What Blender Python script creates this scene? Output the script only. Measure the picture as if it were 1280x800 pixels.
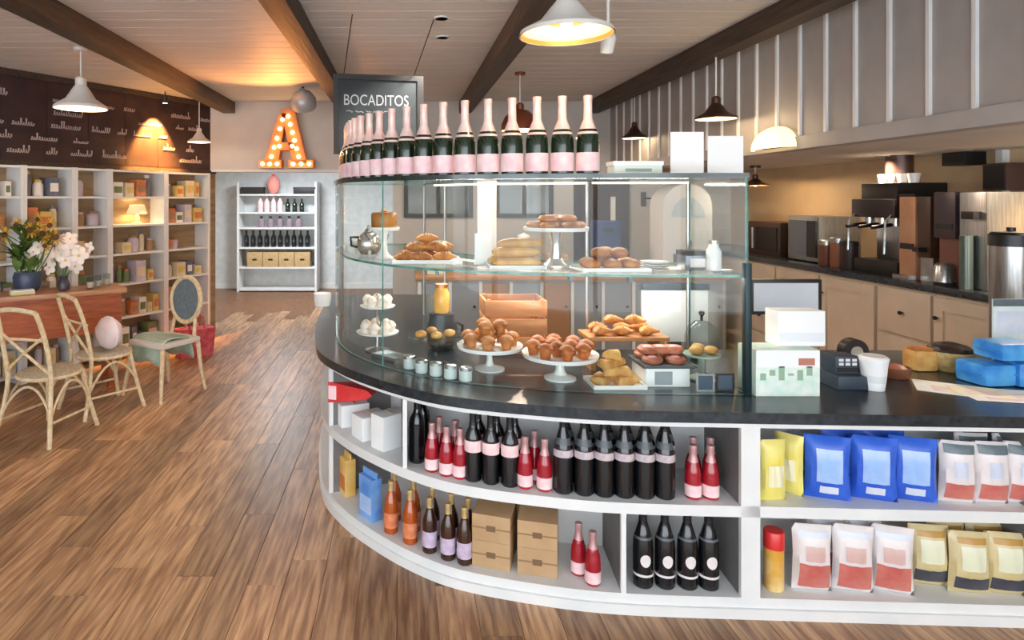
import bpy, bmesh, math, random
from mathutils import Vector, Matrix
random.seed(7)
PI = math.pi
R = math.radians
C = bpy.context.scene.collection
SC = bpy.context.scene
for o in list(bpy.data.objects):
    bpy.data.objects.remove(o)

# ------------------------------------------------------------------ camera
F, CX, CY, H = 800.0, 503.0, 248.0, 1.7      # focal length and principal point in 1280x800 pixels, eye height
cam = bpy.data.cameras.new('camera')
camo = bpy.data.objects.new('camera', cam)
C.objects.link(camo)
cam.sensor_fit = 'HORIZONTAL'
cam.sensor_width = 36
cam.lens = 36 * F / 1280
cam.shift_x = (640 - CX) / 1280
cam.shift_y = -(400 - CY) / 1280
cam.clip_start = 0.05
camo.location = (0, 0, H)
camo.rotation_euler = (R(90), 0, 0)
SC.camera = camo

def PX(px, d):
    return (px - CX) / F * d
def PZ(py, d):
    return H - (py - CY) * d / F
def PD(py, z):
    return F * (H - z) / (py - CY)

# ------------------------------------------------------------------ world, light, exposure
SC.view_settings.view_transform = 'Standard'
SC.view_settings.look = 'None'
SC.view_settings.gamma = 1
SC.view_settings.use_curve_mapping = False
SC.view_settings.exposure = 0.04
w = bpy.data.worlds.new('World')
SC.world = w
w.use_nodes = True
bg = w.node_tree.nodes['Background']
bg.inputs[0].default_value = (0.86, 0.93, 1.0, 1)
bg.inputs[1].default_value = 6.0

def light(name, kind, loc, energy, color=(1, 1, 1), size=0.1, rot=None, target=None, spot=None, blend=0.5, parent=None, size_y=None):
    l = bpy.data.lights.new(name, kind)
    l.energy = energy
    l.color = color
    if kind == 'AREA':
        l.size = size
        if size_y:
            l.shape = 'RECTANGLE'; l.size_y = size_y
    else:
        l.shadow_soft_size = size
    if kind == 'SPOT':
        l.spot_size = R(spot); l.spot_blend = blend
    o = bpy.data.objects.new(name, l)
    C.objects.link(o)
    o.location = loc
    if target is not None:
        o.rotation_euler = (Vector(target) - Vector(loc)).to_track_quat('-Z', 'Y').to_euler()
    elif rot:
        o.rotation_euler = rot
    if parent:
        o.parent = parent
    return o

# ------------------------------------------------------------------ materials
def srgb(c):
    return tuple(((x / 255) / 12.92 if x <= 10 else (((x / 255) + 0.055) / 1.055) ** 2.4) for x in c) + (1,)
MATS = {}
def mat(name, c, rough=0.5, metal=0.0, c2=None, scale=8, stretch=(1, 1, 1), bump=0, em=0, rnd=0, spec=0.5, coat=0, detail=4, lo=0.35, hi=0.65):
    if name in MATS:
        return MATS[name]
    m = bpy.data.materials.new(name)
    m.use_nodes = True
    nt = m.node_tree
    n = nt.nodes
    b = n['Principled BSDF']
    b.inputs['Roughness'].default_value = rough
    b.inputs['Metallic'].default_value = metal
    b.inputs['Specular IOR Level'].default_value = spec
    b.inputs['Coat Weight'].default_value = coat
    col = srgb(c)
    b.inputs['Base Color'].default_value = col
    out = None
    if c2 is not None or bump:
        tc = n.new('ShaderNodeTexCoord')
        mp = n.new('ShaderNodeMapping')
        mp.inputs['Scale'].default_value = stretch
        nz = n.new('ShaderNodeTexNoise')
        nz.inputs['Scale'].default_value = scale
        nz.inputs['Detail'].default_value = detail
        nt.links.new(tc.outputs['Object'], mp.inputs['Vector'])
        vec = mp.outputs[0]
        if rnd:
            oi = n.new('ShaderNodeObjectInfo')
            ad = n.new('ShaderNodeVectorMath'); ad.operation = 'ADD'
            ml = n.new('ShaderNodeMath'); ml.operation = 'MULTIPLY'; ml.inputs[1].default_value = 57
            nt.links.new(oi.outputs['Random'], ml.inputs[0])
            nt.links.new(vec, ad.inputs[0]); nt.links.new(ml.outputs[0], ad.inputs[1])
            vec = ad.outputs[0]
        nt.links.new(vec, nz.inputs['Vector'])
        if c2 is not None:
            rp = n.new('ShaderNodeValToRGB')
            rp.color_ramp.elements[0].position = lo
            rp.color_ramp.elements[1].position = hi
            rp.color_ramp.elements[0].color = col
            rp.color_ramp.elements[1].color = srgb(c2)
            nt.links.new(nz.outputs['Fac'], rp.inputs[0])
            out = rp.outputs[0]
        if bump:
            bp = n.new('ShaderNodeBump')
            bp.inputs['Strength'].default_value = bump
            bp.inputs['Distance'].default_value = 0.01
            nt.links.new(nz.outputs['Fac'], bp.inputs['Height'])
            nt.links.new(bp.outputs[0], b.inputs['Normal'])
    if rnd:
        oi = n.new('ShaderNodeObjectInfo')
        hs = n.new('ShaderNodeHueSaturation')
        mr = n.new('ShaderNodeMapRange')
        mr.inputs['To Min'].default_value = 1 - rnd
        mr.inputs['To Max'].default_value = 1 + rnd
        nt.links.new(oi.outputs['Random'], mr.inputs[0])
        nt.links.new(mr.outputs[0], hs.inputs['Value'])
        if out:
            nt.links.new(out, hs.inputs['Color'])
        else:
            hs.inputs['Color'].default_value = col
        out = hs.outputs[0]
    if out:
        nt.links.new(out, b.inputs['Base Color'])
    if em:
        b.inputs['Emission Color'].default_value = col
        b.inputs['Emission Strength'].default_value = em
    MATS[name] = m
    return m

def glass_mat(name, tint, refl=0.9):
    m = bpy.data.materials.new(name)
    m.use_nodes = True
    nt = m.node_tree; n = nt.nodes
    for x in list(n): n.remove(x)
    o = n.new('ShaderNodeOutputMaterial')
    t = n.new('ShaderNodeBsdfTransparent'); t.inputs[0].default_value = tint
    g = n.new('ShaderNodeBsdfGlossy'); g.inputs['Roughness'].default_value = 0.02
    g.inputs['Color'].default_value = (refl, refl, refl, 1)
    lw = n.new('ShaderNodeLayerWeight'); lw.inputs[0].default_value = 0.5
    pw = n.new('ShaderNodeMath'); pw.operation = 'POWER'; pw.inputs[1].default_value = 4.0
    f = n.new('ShaderNodeMath'); f.operation = 'MULTIPLY_ADD'; f.inputs[1].default_value = 0.5; f.inputs[2].default_value = 0.014
    nt.links.new(lw.outputs['Facing'], pw.inputs[0]); nt.links.new(pw.outputs[0], f.inputs[0])
    mx = n.new('ShaderNodeMixShader')
    nt.links.new(f.outputs[0], mx.inputs[0]); nt.links.new(t.outputs[0], mx.inputs[1]); nt.links.new(g.outputs[0], mx.inputs[2])
    nt.links.new(mx.outputs[0], o.inputs[0])
    MATS[name] = m
    return m
GLASS = glass_mat('case_glass', (0.965, 0.985, 0.975, 1), 0.8)
EDGE = mat('glass_edge', (62, 122, 112), 0.2, c2=(105, 160, 148), scale=14)
WHITE = mat('white_paint', (232, 232, 230), 0.45, c2=(224, 225, 224), scale=5)
WALLW = mat('wall_paint', (214, 209, 202), 0.7, c2=(205, 200, 194), scale=3)
COOLW = mat('cool_wall_paint', (222, 225, 224), 0.7, c2=(208, 213, 214), scale=9)
CEILM = mat('ceiling_board_paint', (216, 215, 213), 0.6, c2=(206, 204, 201), scale=3, stretch=(1, 9, 1), rnd=0.03)
BEAMM = mat('beam_wood', (48, 36, 29), 0.6, c2=(76, 60, 48), scale=6, stretch=(9, 0.6, 9), bump=0.4)
PLANKM = mat('floor_plank_wood', (134, 94, 64), 0.42, c2=(198, 156, 116), scale=5, stretch=(9, 0.7, 9), rnd=0.3, bump=0.08, spec=0.6)
SUBM = mat('subfloor_wood', (96, 62, 38), 0.35, c2=(138, 92, 58), scale=5, stretch=(9, 0.7, 9))
BATM = mat('panel_paint', (174, 169, 165), 0.55, c2=(164, 159, 155), scale=4)
CTOP = mat('counter_stone', (30, 36, 42), 0.22, c2=(46, 54, 60), scale=30, spec=0.6)
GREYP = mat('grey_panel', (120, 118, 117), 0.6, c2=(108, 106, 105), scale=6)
BLACK = mat('black_plastic', (22, 22, 24), 0.4)
DARK = mat('dark_metal', (48, 44, 42), 0.4, 0.5)
STEEL = mat('brushed_steel', (186, 186, 184), 0.28, 0.9, c2=(160, 160, 160), scale=6, stretch=(20, 20, 1))
SILVER = mat('silver', (210, 214, 214), 0.2, 0.85)
PORC = mat('porcelain', (240, 240, 238), 0.2)
PAPER = mat('white_paper', (242, 243, 242), 0.7)
COPPER = mat('copper', (196, 122, 74), 0.3, 0.9, c2=(216, 148, 98), scale=5)
CARD = mat('cardboard', (196, 162, 122), 0.8, c2=(182, 148, 108), scale=6, rnd=0.05)
RATTAN = mat('cream_rattan', (226, 205, 168), 0.5, c2=(206, 180, 138), scale=30)
SEATW = mat('woven_seat', (150, 138, 118), 0.7, c2=(186, 174, 152), scale=60, bump=0.4)
TABLEW = mat('red_brown_wood', (142, 66, 34), 0.35, c2=(176, 94, 52), scale=4, stretch=(1, 8, 8), rnd=0.08)
TABTOP = mat('table_top_wood', (168, 112, 78), 0.3, c2=(198, 150, 112), scale=4, stretch=(1, 8, 8), rnd=0.08)
BGL = mat('black_bottle_glass', (16, 18, 22), 0.12, spec=0.7)
GGL = mat('green_bottle_glass', (24, 40, 24), 0.12, spec=0.7)
RGL = mat('red_drink', (150, 18, 34), 0.12, c2=(180, 30, 44), scale=5, spec=0.7)
CLR = mat('clear_bottle_neck', (214, 208, 206), 0.1)
BRGL = mat('brown_bottle_glass', (60, 30, 16), 0.12, spec=0.7)
ORGL = mat('amber_bottle_glass', (176, 80, 24), 0.12, spec=0.7)
PINKF = mat('pink_foil', (238, 200, 192), 0.3, 0.15, c2=(248, 224, 216), scale=20)
PINKL = mat('pink_label', (240, 196, 200), 0.6, c2=(248, 222, 220), scale=20)
PALEL = mat('pale_label', (228, 220, 218), 0.6)
LAVL = mat('lavender_label', (186, 166, 196), 0.6, c2=(214, 196, 214), scale=30)
ORL = mat('orange_label', (212, 110, 64), 0.6, c2=(230, 150, 110), scale=30)
REDC = mat('red_plastic', (206, 30, 34), 0.3, c2=(228, 60, 58), scale=10)
CROI = mat('croissant_crust', (206, 140, 72), 0.5, c2=(166, 94, 40), scale=14, bump=0.3, rnd=0.1)
MUFF = mat('muffin_crust', (208, 136, 70), 0.55, c2=(146, 80, 36), scale=16, bump=0.4, rnd=0.12)
PALEP = mat('pale_pastry', (226, 180, 106), 0.55, c2=(196, 136, 66), scale=14, bump=0.3, rnd=0.08)
PINKP = mat('pink_glazed_pastry', (194, 122, 96), 0.45, c2=(150, 78, 62), scale=14, bump=0.2, rnd=0.1)
CREAM = mat('cream_icing', (240, 226, 214), 0.5, bump=0.3, scale=20)

# ------------------------------------------------------------------ mesh builder
class MB:
    def __init__(s):
        s.bm = bmesh.new()
        s.mi = 0
    def _t(s, geom, M):
        bmesh.ops.transform(s.bm, matrix=M, verts=geom)
    def box(s, x0, x1, y0, y1, z0, z1, M=None, bev=0):
        r = bmesh.ops.create_cube(s.bm, size=1)
        v = r['verts']
        s._t(v, Matrix.Translation(((x0 + x1) / 2, (y0 + y1) / 2, (z0 + z1) / 2)) @ Matrix.Diagonal((abs(x1 - x0), abs(y1 - y0), abs(z1 - z0), 1)))
        if bev:
            es = list({e for q in v for e in q.link_edges})
            rr = bmesh.ops.bevel(s.bm, geom=es, offset=bev, segments=2, affect='EDGES', profile=0.7)
            v = list({q for f in rr['faces'] for q in f.verts} | {q for q in v if q.is_valid})
        if M: s._t(v, M)
        return s
    def lathe(s, prof, n=20, M=None, cap=True):
        rings = []
        allv = []
        for (r, z) in prof:
            ring = []
            if r < 1e-5:
                ring = [s.bm.verts.new((0, 0, z))]
            else:
                for i in range(n):
                    a = 2 * PI * i / n
                    ring.append(s.bm.verts.new((r * math.cos(a), r * math.sin(a), z)))
            rings.append(ring); allv += ring
        for A, B in zip(rings, rings[1:]):
            if len(A) == 1 and len(B) == 1: continue
            for i in range(n):
                j = (i + 1) % n
                if len(A) == 1: s.bm.faces.new((A[0], B[j], B[i]))
                elif len(B) == 1: s.bm.faces.new((A[i], A[j], B[0]))
                else: s.bm.faces.new((A[i], A[j], B[j], B[i]))
        if cap:
            if len(rings[0]) > 1: s.bm.faces.new(list(reversed(rings[0])))
            if len(rings[-1]) > 1: s.bm.faces.new(rings[-1])
        if M: s._t(allv, M)
        return s
    def tube(s, pts, r, n=8, closed=False):
        pts = [Vector(p) for p in pts]
        rings = []
        m = len(pts)
        prev = None
        for i, p in enumerate(pts):
            if closed: t = pts[(i + 1) % m] - pts[i - 1]
            else: t = pts[min(i + 1, m - 1)] - pts[max(i - 1, 0)]
            t.normalize()
            if prev is None:
                u = t.orthogonal().normalized()
            else:
                u = (prev - t * prev.dot(t))
                u = u.normalized() if u.length > 1e-6 else t.orthogonal().normalized()
            prev = u
            v = t.cross(u)
            rr = r[i] if isinstance(r, (list, tuple)) else r
            rings.append([s.bm.verts.new(p + rr * (math.cos(2 * PI * k / n) * u + math.sin(2 * PI * k / n) * v)) for k in range(n)])
        for i in range(m if closed else m - 1):
            A, B = rings[i], rings[(i + 1) % m]
            for k in range(n):
                s.bm.faces.new((A[k], A[(k + 1) % n], B[(k + 1) % n], B[k]))
        if not closed:
            s.bm.faces.new(list(reversed(rings[0]))); s.bm.faces.new(rings[-1])
        return s
    def prism(s, poly, z0, z1, M=None):
        a = [s.bm.verts.new((x, y, z0)) for x, y in poly]
        b = [s.bm.verts.new((x, y, z1)) for x, y in poly]
        n = len(poly)
        fs = [s.bm.faces.new(list(reversed(a))), s.bm.faces.new(b)]
        for f in fs: f.normal_update()
        for i in range(n):
            s.bm.faces.new((a[i], a[(i + 1) % n], b[(i + 1) % n], b[i]))
        bmesh.ops.triangulate(s.bm, faces=fs)
        if M: s._t([q for q in a + b], M)
        return s
    def blob(s, rx, ry, rz, M=None, sub=2, noise=0, seed=0):
        r = bmesh.ops.create_icosphere(s.bm, subdivisions=sub, radius=1)
        rg = random.Random(seed)
        for v in r['verts']:
            k = 1 + noise * (rg.random() - 0.5)
            v.co = Vector((v.co.x * rx * k, v.co.y * ry * k, v.co.z * rz * k))
        if M: s._t(r['verts'], M)
        return s
    def grid(s, fn, nu, nv, thick=None):
        vs = [[s.bm.verts.new(fn(i / nu, j / nv)) for j in range(nv + 1)] for i in range(nu + 1)]
        for i in range(nu):
            for j in range(nv):
                s.bm.faces.new((vs[i][j], vs[i + 1][j], vs[i + 1][j + 1], vs[i][j + 1]))
        return s
    def mesh(s, name, m, smooth=True, mats=None):
        bmesh.ops.recalc_face_normals(s.bm, faces=s.bm.faces)
        me = bpy.data.meshes.new(name)
        s.bm.to_mesh(me); s.bm.free()
        for q in (mats or [m]): me.materials.append(q)
        if smooth:
            me.polygons.foreach_set('use_smooth', [True] * len(me.polygons))
            try: me.set_sharp_from_angle(angle=R(35))
            except Exception: pass
        return me
    def build(s, name, m, parent=None, loc=None, rz=0, smooth=True, mats=None):
        me = s.mesh(name, m, smooth, mats)
        o = bpy.data.objects.new(name, me)
        C.objects.link(o)
        if parent: o.parent = parent
        if loc is not None: o.location = loc
        if rz: o.rotation_euler.z = rz
        return o

def tag(o, label=None, cat=None, group=None, kind=None):
    if label: o['label'] = label
    if cat: o['category'] = cat
    if group: o['group'] = group
    if kind: o['kind'] = kind
    return o
def empty(name, loc, label=None, cat=None, group=None, rz=0):
    o = bpy.data.objects.new(name, None)
    C.objects.link(o)
    o.empty_display_size = 0.05
    o.location = loc
    o.rotation_euler.z = rz
    return tag(o, label, cat, group)
KIDS = {}
def copy_tree(o, parent=None, kids=None):
    c = o.copy()
    C.objects.link(c)
    if parent: c.parent = parent
    for ch in [q for q in ALLKIDS(o)]:
        copy_tree(ch, c)
    return c
def ALLKIDS(o):
    if o.name not in KIDS:
        KIDS[o.name] = [q.name for q in o.children]
    return [bpy.data.objects[n] for n in KIDS[o.name]]
def put(proto, used, loc, rz=0, label=None, group=None, scale=None):
    """first call places the prototype itself, later calls place copies"""
    o = proto if not used.get(proto.name) else copy_tree(proto)
    used[proto.name] = True
    o.location = loc
    o.rotation_euler.z = rz
    if scale: o.scale = (scale, scale, scale)
    if label: o['label'] = label
    if group: o['group'] = group
    return o
USED = {}
def struct(mb, name, m, parent=None, **k):
    o = mb.build(name, m, parent, **k)
    if not parent: o['kind'] = 'structure'
    return o
def Mloc(x, y, z, rz=0, rx=0, ry=0):
    return Matrix.Translation((x, y, z)) @ Matrix.Rotation(rz, 4, 'Z') @ Matrix.Rotation(ry, 4, 'Y') @ Matrix.Rotation(rx, 4, 'X')
def spline(P, n=8):
    out = []
    P = [Vector(p) for p in P]
    for i in range(len(P) - 1):
        p0 = P[max(i - 1, 0)]; p1 = P[i]; p2 = P[i + 1]; p3 = P[min(i + 2, len(P) - 1)]
        for k in range(n):
            t = k / n
            out.append(0.5 * ((2 * p1) + (-p0 + p2) * t + (2 * p0 - 5 * p1 + 4 * p2 - p3) * t * t + (-p0 + 3 * p1 - 3 * p2 + p3) * t ** 3))
    out.append(P[-1])
    return out
def offset(P, d):
    out = []
    for i, p in enumerate(P):
        t = (P[min(i + 1, len(P) - 1)] - P[max(i - 1, 0)]).normalized()
        out.append(p + Vector((-t.y, t.x)) * d)
    return out
def strip(front, back):
    return [(p.x, p.y) for p in front] + [(p.x, p.y) for p in reversed(back)]
def cut(P, x0=None, x1=None):
    return [p for p in P if (x0 is None or p.x >= x0) and (x1 is None or p.x <= x1)]

# ------------------------------------------------------------------ room shell
CEIL, SOFF, YB, XR = 2.9, 2.03, 8.0, 2.6
FL = 0.004
struct(MB().box(-6.2, 4.6, -2.2, 12.4, -0.2, 0), 'floor', SUBM)
floor = bpy.data.objects['floor']
PW, PL = 0.165, 1.55
pm = [MB().box(-PW / 2 + .0012, PW / 2 - .0012, -L / 2 + .0012, L / 2 - .0012, -0.01, FL, bev=0.0012).mesh('plank', PLANKM, smooth=False) for L in (1.2, 1.55, 1.9)]
def plank(x, y, k):
    o = bpy.data.objects.new('plank', pm[k]); C.objects.link(o); o.parent = floor; o.location = (x, y, 0)
x = -3.9
while x < 2.7:
    y = 1.75 - random.random() * 1.2
    ymax = 8.6 if x < -0.45 else (3.4 if x < 0.0 else 2.75)
    if x < -2.6: ymax = 7.6
    while y < ymax:
        k = random.randrange(3); L = (1.2, 1.55, 1.9)[k]
        if y + L > (1.9 if x > -1.2 else (2.4 if x > -2 else 3.2)):
            plank(x, y + L / 2, k)
        y += L
    x += PW
struct(MB().box(-6.2, 4.6, -2.2, 8.15, CEIL + .02, CEIL + .15), 'ceiling', CEILM)
ceil = bpy.data.objects['ceiling']
bw = 0.2
cb = MB().box(-5.8, XR, -bw / 2 + .004, bw / 2 - .004, 0, .03, bev=.004).mesh('ceiling_board', CEILM, smooth=False)
y = 2.2
while y < YB:
    o = bpy.data.objects.new('ceiling_board', cb); C.objects.link(o); o.parent = ceil; o.location = (0, y, CEIL); y += bw
struct(MB().box(-6.2, 4.6, -2.2, 2.1, CEIL, CEIL + .02), 'ceiling_plain_end', CEILM, parent=ceil)
for i, bx in enumerate((-2.16, -0.7, 0.78, 2.36)):
    struct(MB().box(bx - .075, bx + .075, -2.0, YB - .02, CEIL - .14, CEIL - .001, bev=.006), 'trim_%d' % (i + 1), BEAMM)
# storefront behind the camera: open bays between white mullions, daylight comes in here
fw = MB().box(-6.2, 4.6, -2.2, -2.0, 0, .35).box(-6.2, 4.6, -2.2, -2.0, 2.7, CEIL + .1)
for xx in (-6.0, -4.2, -2.4, -.6, 1.2, 3.0, 4.5): fw.box(xx - .06, xx + .06, -2.2, -2.0, .35, 2.7)
struct(fw, 'wall_front', WHITE)
# right side: boarded bulkhead with battens, service recess behind it
struct(MB().box(XR + .02, XR + .16, -2.0, YB, SOFF, CEIL + .05), 'wall_bulkhead_right', BATM)
bh = bpy.data.objects['wall_bulkhead_right']
sp = 0.2555
pmesh = MB().box(0, .02, -sp / 2 + .001, sp / 2 - .001, SOFF + .07, CEIL - .001, bev=.002).mesh('panel', BATM, smooth=False)
bmesh_ = MB().box(-.016, .004, -.012, .012, SOFF + .07, CEIL - .001, bev=.003).mesh('batten', WHITE, smooth=False)
y = 2.897 - 3 * sp
while y < YB - .02:
    o = bpy.data.objects.new('panel', pmesh); C.objects.link(o); o.parent = bh; o.location = (XR, y + sp / 2, 0)
    o = bpy.data.objects.new('batten', bmesh_); C.objects.link(o); o.parent = bh; o.location = (XR, y, 0)
    y += sp
MB().box(XR - .03, XR + .02, 1.5, YB - .01, SOFF - .01, SOFF + .075, bev=.004).build('bottom_rail', BATM, bh)
XW = 4.1
TAN = mat('recess_wall', (208, 182, 146), 0.6, c2=(196, 168, 132), scale=3)
struct(MB().box(XW, XW + .2, -2.0, YB, 0, SOFF + .1), 'wall_right', TAN)
struct(MB().box(XR + .16, XW + .2, -2.0, YB, SOFF, SOFF + .1), 'ceiling_recess', WALLW)
# back wall and bulkhead over the way through
struct(MB().box(-2.6, XW + .2, YB, YB + .15, SOFF, CEIL + .1), 'wall_back_upper', WALLW)
struct(MB().box(-.12, XW + .2, YB, YB + .15, 0, SOFF), 'wall_back', WALLW)
struct(MB().box(-2.4, -.12, YB - .012, YB, SOFF, SOFF + .03), 'trim_5', WHITE)
# far store room
struct(MB().box(-4.6, .6, 12.1, 12.3, 0, 2.6), 'wall_store_back', COOLW)
struct(MB().box(-4.6, .6, 8.15, 12.1, 2.45, 2.6), 'ceiling_store', COOLW)
struct(MB().box(.4, .6, 8.15, 12.1, 0, 2.45), 'wall_store_right', COOLW)
struct(MB().box(-4.6, -4.4, 8.15, 12.1, 0, 2.45), 'wall_store_left', COOLW)
struct(MB().box(-4.4, .4, 12.08, 12.1, 0, .1), 'baseboard_store', WHITE)
# angled left wall
LD = Vector((1.3, 2.2)).normalized(); LN = Vector((LD.y, -LD.x)); L0 = Vector((-3.7, 5.9)); LA = math.atan2(LD.y, LD.x)
def LW(t, n=0): return L0 + LD * t + LN * n
def t_of(px, n):
    a, b = -4.0, 2.6
    for _ in range(50):
        m = (a + b) / 2
        p = LW(m, n)
        if CX + F * p.x / p.y < px: a = m
        else: b = m
    return a
ML = Matrix.Translation((L0.x, L0.y, 0)) @ Matrix.Rotation(LA, 4, 'Z')     # local x along the wall, local -y into the room
WOODB = mat('shelf_back_wood', (150, 118, 84), 0.6, c2=(176, 146, 108), scale=3, stretch=(1, 1, 6))
struct(MB().box(-4.0, 2.6, 0, .2, 0, CEIL + .05, M=ML), 'wall_left', WOODB)
p = LW(-4.0)
struct(MB().box(p.x - .2, p.x, -2.0, p.y, 0, CEIL + .05), 'wall_left_front', WALLW)

# dark menu wall above the shelves, with rows of chalk scribble
BOARD = mat('dark_board', (44, 27, 28), 0.65, c2=(66, 42, 40), scale=5, bump=0.1)
CHALK = mat('chalk', (176, 156, 150), 0.9)
mbd = empty('menu_board', (L0.x, L0.y, SOFF), 'long dark brown chalk menu board on the wall above the white shelves', 'menu board', rz=LA)
bl = 0.43
for k in range(15):
    x0 = -3.9 + k * bl
    MB().box(x0 + .002, min(x0 + bl, 2.55) - .002, -.05, 0, .02, CEIL - SOFF - .003, bev=.003).build('panel', BOARD, mbd)
MB().box(-3.9, 2.55, -.07, 0, -.02, .02).box(-3.9, 2.55, -.075, 0, CEIL - SOFF - .06, CEIL - SOFF - .003).build('frame', BEAMM, mbd)
rg = random.Random(3)
for row in range(5):
    xx = -2.2
    z = .12 + row * .13
    while xx < 2.4:
        L = rg.uniform(.12, .34)
        if rg.random() < .75:
            n = int(L / .024)
            hh = rg.uniform(.022, .04)
            pts = []
            for i in range(n):
                hl = hh * (1.5 if rg.random() < .2 else rg.uniform(.5, .8))
                for k in range(5):
                    th = k * 2 * PI / 5
                    pts.append((xx + .024 * (i + k / 5) + .009 * math.sin(th), -.055, z + hl * (1 - math.cos(th)) * .8 - .02))
            MB().tube(pts, rg.uniform(.0045, .0065), n=4).build('chalk_word', CHALK, mbd)
        xx += L + rg.uniform(.05, .2)

# windows in the back wall behind the case
DPANE = mat('dim_pane', (92, 100, 98), 0.15, c2=(120, 126, 122), scale=3, spec=0.7)
WFR = mat('window_frame_paint', (70, 74, 70), 0.5)
def bwindow(i, x0, x1, z0, z1, nx):
    e = bpy.data.objects.new('window_%d' % i, None); C.objects.link(e); e['kind'] = 'structure'; e.location = (x0, YB, z0)
    wd, ht = x1 - x0, z1 - z0
    f = MB().box(0, wd, -.04, 0, 0, .05).box(0, wd, -.04, 0, ht - .05, ht).box(0, .05, -.04, 0, .05, ht - .05).box(wd - .05, wd, -.04, 0, .05, ht - .05)
    for k in range(1, nx): f.box(wd * k / nx - .02, wd * k / nx + .02, -.035, 0, .05, ht - .05)
    f.build('window_frame', WFR, e)
    for k in range(nx):
        MB().box(wd * k / nx + .03, wd * (k + 1) / nx - .03, -.015, -.002, .05, ht - .05).build('pane', DPANE, e)
bwindow(1, .02, .88, 1.46, 2.0, 2)
bwindow(2, 1.16, 1.88, 1.46, 2.0, 2)
ddoor = bpy.data.objects.new('door_1', None); C.objects.link(ddoor); ddoor['kind'] = 'structure'; ddoor.location = (2.14, YB, 0)
DOORM = mat('dark_door', (58, 44, 42), 0.5, c2=(70, 54, 50), scale=4)
MB().box(0, .68, -.05, 0, 0, 2.0).box(.08, .6, -.06, -.05, .2, .9, bev=.005).box(.08, .6, -.06, -.05, 1.1, 1.85, bev=.005).build('door_panel', DOORM, ddoor)
MB().lathe([(.0, 0), (.028, .005), (.028, .03), (.012, .04), (.012, .06)], 12, M=Mloc(.6, -.09, 1.0, rx=R(90))).build('door_knob', STEEL, ddoor)
MB().box(.44, .5, -.075, -.06, 1.1, 1.72, bev=.004).build('push_bar', WHITE, ddoor)

# ------------------------------------------------------------------ curved service counter
FR = spline([(-.60, 5.7), (-.575, 4.7), (-.53, 4.15), (-.44, 3.62), (-.30, 3.32), (-.12, 3.085), (.07, 2.90), (.26, 2.78), (.55, 2.685), (.88, 2.62), (1.45, 2.585), (2.5, 2.535), (3.35, 2.49)], 6)
ZT0, ZT1, ZM, ZB = 0.80, 0.845, 0.455, 0.085
IN = offset(FR, .38)
ctr = empty('service_counter', (0, 0, 0), 'white curved service counter with open front shelves along its whole front', 'counter')
BACKP = [(3.35, 3.6), (1.0, 3.62), (.5, 3.85), (.3, 4.4), (.25, 5.7)]
topf = offset(FR, -.035)
ct = tag(MB().prism([(p.x, p.y) for p in topf] + BACKP, ZT0, ZT1).build('counter_top', CTOP), 'dark polished stone worktop running the length of the curved counter', 'worktop')
MB().prism(strip(FR, IN), ZM - .045, ZM).build('middle_shelf', WHITE, ctr)
MB().prism(strip(FR, IN), 0.02, ZB).build('bottom_shelf', WHITE, ctr)
MB().prism(strip(offset(FR, -.012), offset(FR, .02)), 0.0035, .045).build('skirting', WHITE, ctr)
MB().prism(strip(FR, offset(FR, .025)), ZT0 - .028, ZT0).build('fascia', WHITE, ctr)
MB().prism(strip(offset(FR, .36), offset(FR, .385)), ZB, ZT0).build('back_panel', WHITE, ctr)
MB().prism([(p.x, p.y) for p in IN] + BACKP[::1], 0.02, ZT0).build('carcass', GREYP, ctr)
def fr_at(px, extra=0.0, off=0.0):
    """point and tangent angle on the counter front that shows at picture column px"""
    P = offset(FR, off) if off else FR
    best = None
    for i in range(len(P) - 1):
        for k in range(12):
            q = P[i].lerp(P[i + 1], k / 12)
            if q.y > 4.1: continue
            e = abs(CX + F * q.x / q.y - px)
            if best is None or e < best[0]:
                t = P[i + 1] - P[i]
                best = (e, q, math.atan2(t.y, t.x))
    return best[1], best[2]
def upright(px, z0, z1, w, d=.36, rz=None):
    q, a = fr_at(px)
    a = a if rz is None else rz
    MB().box(-w / 2, w / 2, 0, .022, z0, z1, M=Mloc(q.x, q.y, 0, a)).build('face_post', WHITE, ctr)
    MB().box(-w / 2 + .001, w / 2 - .001, .0225, d, z0, z1, M=Mloc(q.x, q.y, 0, a)).build('divider', GREYP, ctr)  # grey stands in for the shade on the sides of a white divider
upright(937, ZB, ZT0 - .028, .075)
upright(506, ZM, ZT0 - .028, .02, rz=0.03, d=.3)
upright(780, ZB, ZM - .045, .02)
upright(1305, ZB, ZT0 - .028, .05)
upright(411, ZB, ZT0 - .028, .02)

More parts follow.
